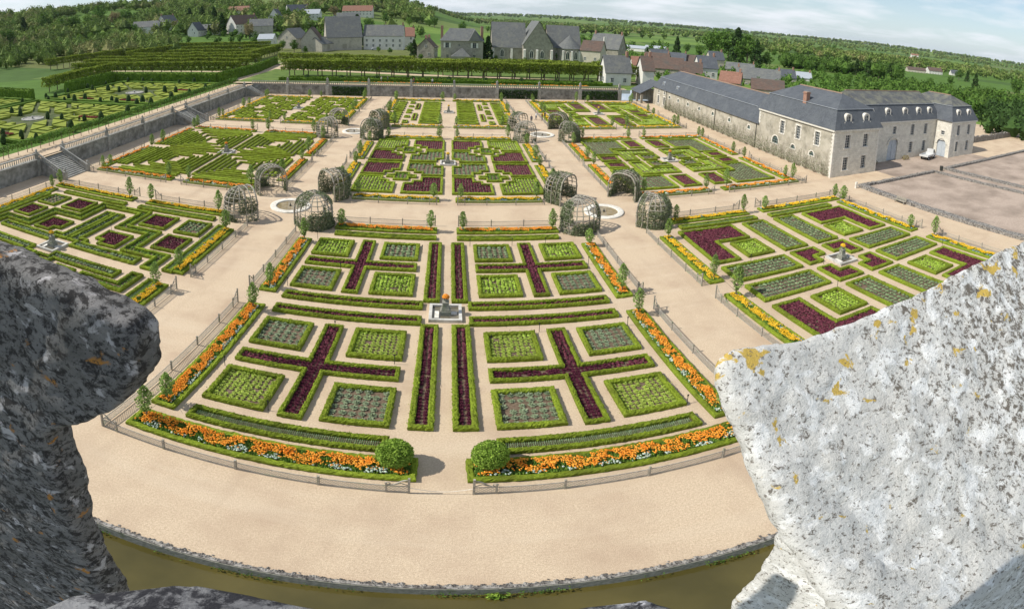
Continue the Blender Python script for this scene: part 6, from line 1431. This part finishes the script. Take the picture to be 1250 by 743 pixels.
# ------------------------------------------------------------------ the parapet the photographer leans over
def stone(name, lab, poly, y0, y1, m, horiz=False, vox=.022, disp=.05, drop=0.0, its=16):
    me = bpy.data.meshes.new(name); bm = bmesh.new(); poly = ccw(poly)
    c = (sum(p[0] for p in poly)/len(poly), sum(p[1] for p in poly)/len(poly))
    if horiz: fr = [bm.verts.new((x-c[0],y-c[1],y1-y0 if 0 else 0)) for x,y in poly]; bk = [bm.verts.new((x-c[0],y-c[1],-(y1-y0))) for x,y in poly]; loc = (c[0],c[1],y1)
    else: fr = [bm.verts.new((x-c[0],0,z-c[1]-drop)) for x,z in poly]; bk = [bm.verts.new((x-c[0],y1-y0,z-c[1])) for x,z in poly]; loc = (c[0],y0,c[1])
    n = len(fr); bm.faces.new(fr); bm.faces.new(bk[::-1])
    for i in range(n): bm.faces.new((fr[i],bk[i],bk[(i+1)%n],fr[(i+1)%n]))
    bmesh.ops.recalc_face_normals(bm, faces=bm.faces); bm.to_mesh(me); bm.free(); me.materials.append(M[m])
    o = bpy.data.objects.new(name, me); COL.objects.link(o); o.location = loc
    r = o.modifiers.new('Remesh','REMESH'); r.mode = 'VOXEL'; r.voxel_size = vox; r.use_smooth_shade = True
    s_ = o.modifiers.new('Smooth','SMOOTH'); s_.iterations = 4 if horiz else its; s_.factor = .7
    for k,(sz,st) in enumerate(((.35,disp),(.11,disp*.5),(.04,disp*.3))):
        t = bpy.data.textures.new(f'{name}_relief_{k}','CLOUDS'); t.noise_scale = sz; t.noise_depth = 3; dm = o.modifiers.new('Relief','DISPLACE'); dm.texture = t; dm.strength = st; dm.mid_level = .5; dm.texture_coords = 'GLOBAL'
    tag(o, lab, 'parapet stone'); return o
LP = [(-3.2,13.0),(-3.2,21.24),(-2.4,21.25),(-1.513,21.266),(-1.239,21.26),(-1.081,21.258),(-0.93,21.227),(-0.843,21.203),(-0.809,21.151),(-0.813,21.066),(-0.848,20.942),(-0.938,20.783),(-1.068,20.658),(-1.189,20.563),(-1.233,20.498),(-1.229,20.361),(-1.198,20.121),(-1.172,19.71),(-1.123,19.145),(-1.128,18.3),(-1.1,13.0)]
stone('parapet_merlon','lichened parapet stone with rounded cap, coloured dark as its shaded side',LP,.90,1.05,'merlon_shaded',its=10)
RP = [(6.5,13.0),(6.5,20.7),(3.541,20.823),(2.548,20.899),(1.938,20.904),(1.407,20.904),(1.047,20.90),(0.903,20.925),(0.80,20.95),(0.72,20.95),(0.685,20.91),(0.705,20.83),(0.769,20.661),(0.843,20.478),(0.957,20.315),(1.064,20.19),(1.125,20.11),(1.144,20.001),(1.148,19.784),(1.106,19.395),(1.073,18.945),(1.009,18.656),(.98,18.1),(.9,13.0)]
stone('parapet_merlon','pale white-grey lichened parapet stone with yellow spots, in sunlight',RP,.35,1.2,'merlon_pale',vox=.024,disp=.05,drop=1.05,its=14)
SP = [(-.42,.15),(-.41,.24),(-0.39,.262),(-.335,.312),(-.28,.324),(-.21,.322),(-.16,.312),(-.12,.29),(-.06,.286),(-.01,.31),(.031,.324),(.09,.318),(.11,.292),(.135,.25),(.13,.1),(.13,-.3),(-.42,-.3)]
stone('parapet_sill','dark blue-grey lichened sill stone of the parapet opening',SP,20.9,21.2,'sill_stone',True,.01,.016)

hz = MB(); hz.box(-7900,8900,-3800,8900,-8,160); M['haze'] = bpy.data.materials.new('haze'); hm = M['haze']; hm.use_nodes = True; HN = hm.node_tree.nodes
HN.remove(HN['Principled BSDF']); pv_ = HN.new('ShaderNodeVolumePrincipled'); pv_.inputs['Color'].default_value = (.80,.88,.97,1); pv_.inputs['Density'].default_value = .00003; pv_.inputs['Anisotropy'].default_value = .2
hm.node_tree.links.new(pv_.outputs[0],HN['Material Output'].inputs['Volume']); o = hz.build('haze','haze'); tag(o,'thin pale haze over the far valley',None,None,'stuff')
# ------------------------------------------------------------------ camera: a spherical panorama looking down over the garden
cd = bpy.data.cameras.new('camera'); cam = bpy.data.objects.new('camera', cd); COL.objects.link(cam); sc.camera = cam
cd.type = 'PANO'
tgt = cd if hasattr(cd,'panorama_type') else cd.cycles
tgt.panorama_type = 'EQUIRECTANGULAR'
tgt.longitude_min = -.892747; tgt.longitude_max = 1.150008; tgt.latitude_max = .171948; tgt.latitude_min = -1.042265
cd.clip_start = .05; cd.clip_end = 20000
rt = Vector((0.999817,0.004816,0.018515)); fw = Vector((-0.002178,0.990158,-0.139939)); up = Vector((-0.019007,0.139873,0.989987))
m3 = Matrix((rt,up,-fw)).transposed(); cam.matrix_world = Matrix.Translation((-.1,0,22.0)) @ m3.to_4x4()

# ------------------------------------------------------------------ sun and sky
EL = rad(47)
sd = bpy.data.lights.new('sun','SUN'); so = bpy.data.objects.new('sun', sd); COL.objects.link(so)
sd.energy = 4.9; sd.angle = rad(.53); sd.color = (1.0,.95,.86)
so.rotation_euler = Vector((math.cos(EL)*math.cos(rad(2)),math.cos(EL)*math.sin(rad(2))*1,-math.sin(EL))).to_track_quat('-Z','Y').to_euler()
w = bpy.data.worlds.new('World'); sc.world = w; w.use_nodes = True; nt = w.node_tree; N = nt.nodes; L = nt.links
bg = N['Background']; sky = N.new('ShaderNodeTexSky'); sky.sky_type = 'NISHITA'; sky.sun_disc = False; sky.sun_elevation = EL; sky.sun_rotation = rad(270); sky.air_density = 1.0; sky.dust_density = .3; sky.ozone_density = 1
tc = N.new('ShaderNodeTexCoord'); sx = N.new('ShaderNodeSeparateXYZ'); L.new(tc.outputs['Generated'],sx.inputs[0])
ad = N.new('ShaderNodeMath'); ad.operation = 'ADD'; ad.inputs[1].default_value = .12; L.new(sx.outputs[2],ad.inputs[0]); mxm = N.new('ShaderNodeMath'); mxm.operation = 'MAXIMUM'; mxm.inputs[1].default_value = .05; L.new(ad.outputs[0],mxm.inputs[0])
vd = N.new('ShaderNodeVectorMath'); vd.operation = 'DIVIDE'; cb = N.new('ShaderNodeCombineXYZ')
for i in range(3): L.new(mxm.outputs[0],cb.inputs[i])
L.new(tc.outputs['Generated'],vd.inputs[0]); L.new(cb.outputs[0],vd.inputs[1])
nz = N.new('ShaderNodeTexNoise'); nz.inputs['Scale'].default_value = .9; nz.inputs['Detail'].default_value = 9; nz.inputs['Roughness'].default_value = .55; L.new(vd.outputs[0],nz.inputs['Vector'])
mr = N.new('ShaderNodeMapRange'); mr.inputs[1].default_value = .44; mr.inputs[2].default_value = .64; mr.inputs[3].default_value = .0; mr.inputs[4].default_value = .9; L.new(nz.outputs[0],mr.inputs[0])
mx = N.new('ShaderNodeMix'); mx.data_type = 'RGBA'; L.new(mr.outputs[0],mx.inputs[0]); L.new(sky.outputs[0],mx.inputs[6]); mx.inputs[7].default_value = (8.0,8.4,8.9,1); hzr = N.new('ShaderNodeMapRange'); hzr.inputs[1].default_value = .0; hzr.inputs[2].default_value = .16; hzr.inputs[3].default_value = .75; hzr.inputs[4].default_value = .0; L.new(sx.outputs[2],hzr.inputs[0])
mh = N.new('ShaderNodeMix'); mh.data_type = 'RGBA'; L.new(hzr.outputs[0],mh.inputs[0]); L.new(sky.outputs[0],mh.inputs[6]); mh.inputs[7].default_value = (5.0,6.3,7.6,1); L.new(mh.outputs[2],mx.inputs[6])
L.new(mx.outputs[2],bg.inputs['Color']); bg.inputs['Strength'].default_value = .115
sc.view_settings.view_transform = 'Standard'; sc.view_settings.look = 'None'; sc.view_settings.exposure = 0.0; sc.view_settings.gamma = 1.0
sc.render.engine = 'CYCLES'; sc.cycles.max_bounces = 6; sc.cycles.diffuse_bounces = 3; sc.cycles.glossy_bounces = 2; sc.cycles.transparent_max_bounces = 4
try: sc.cycles.use_denoising = True
except Exception: pass
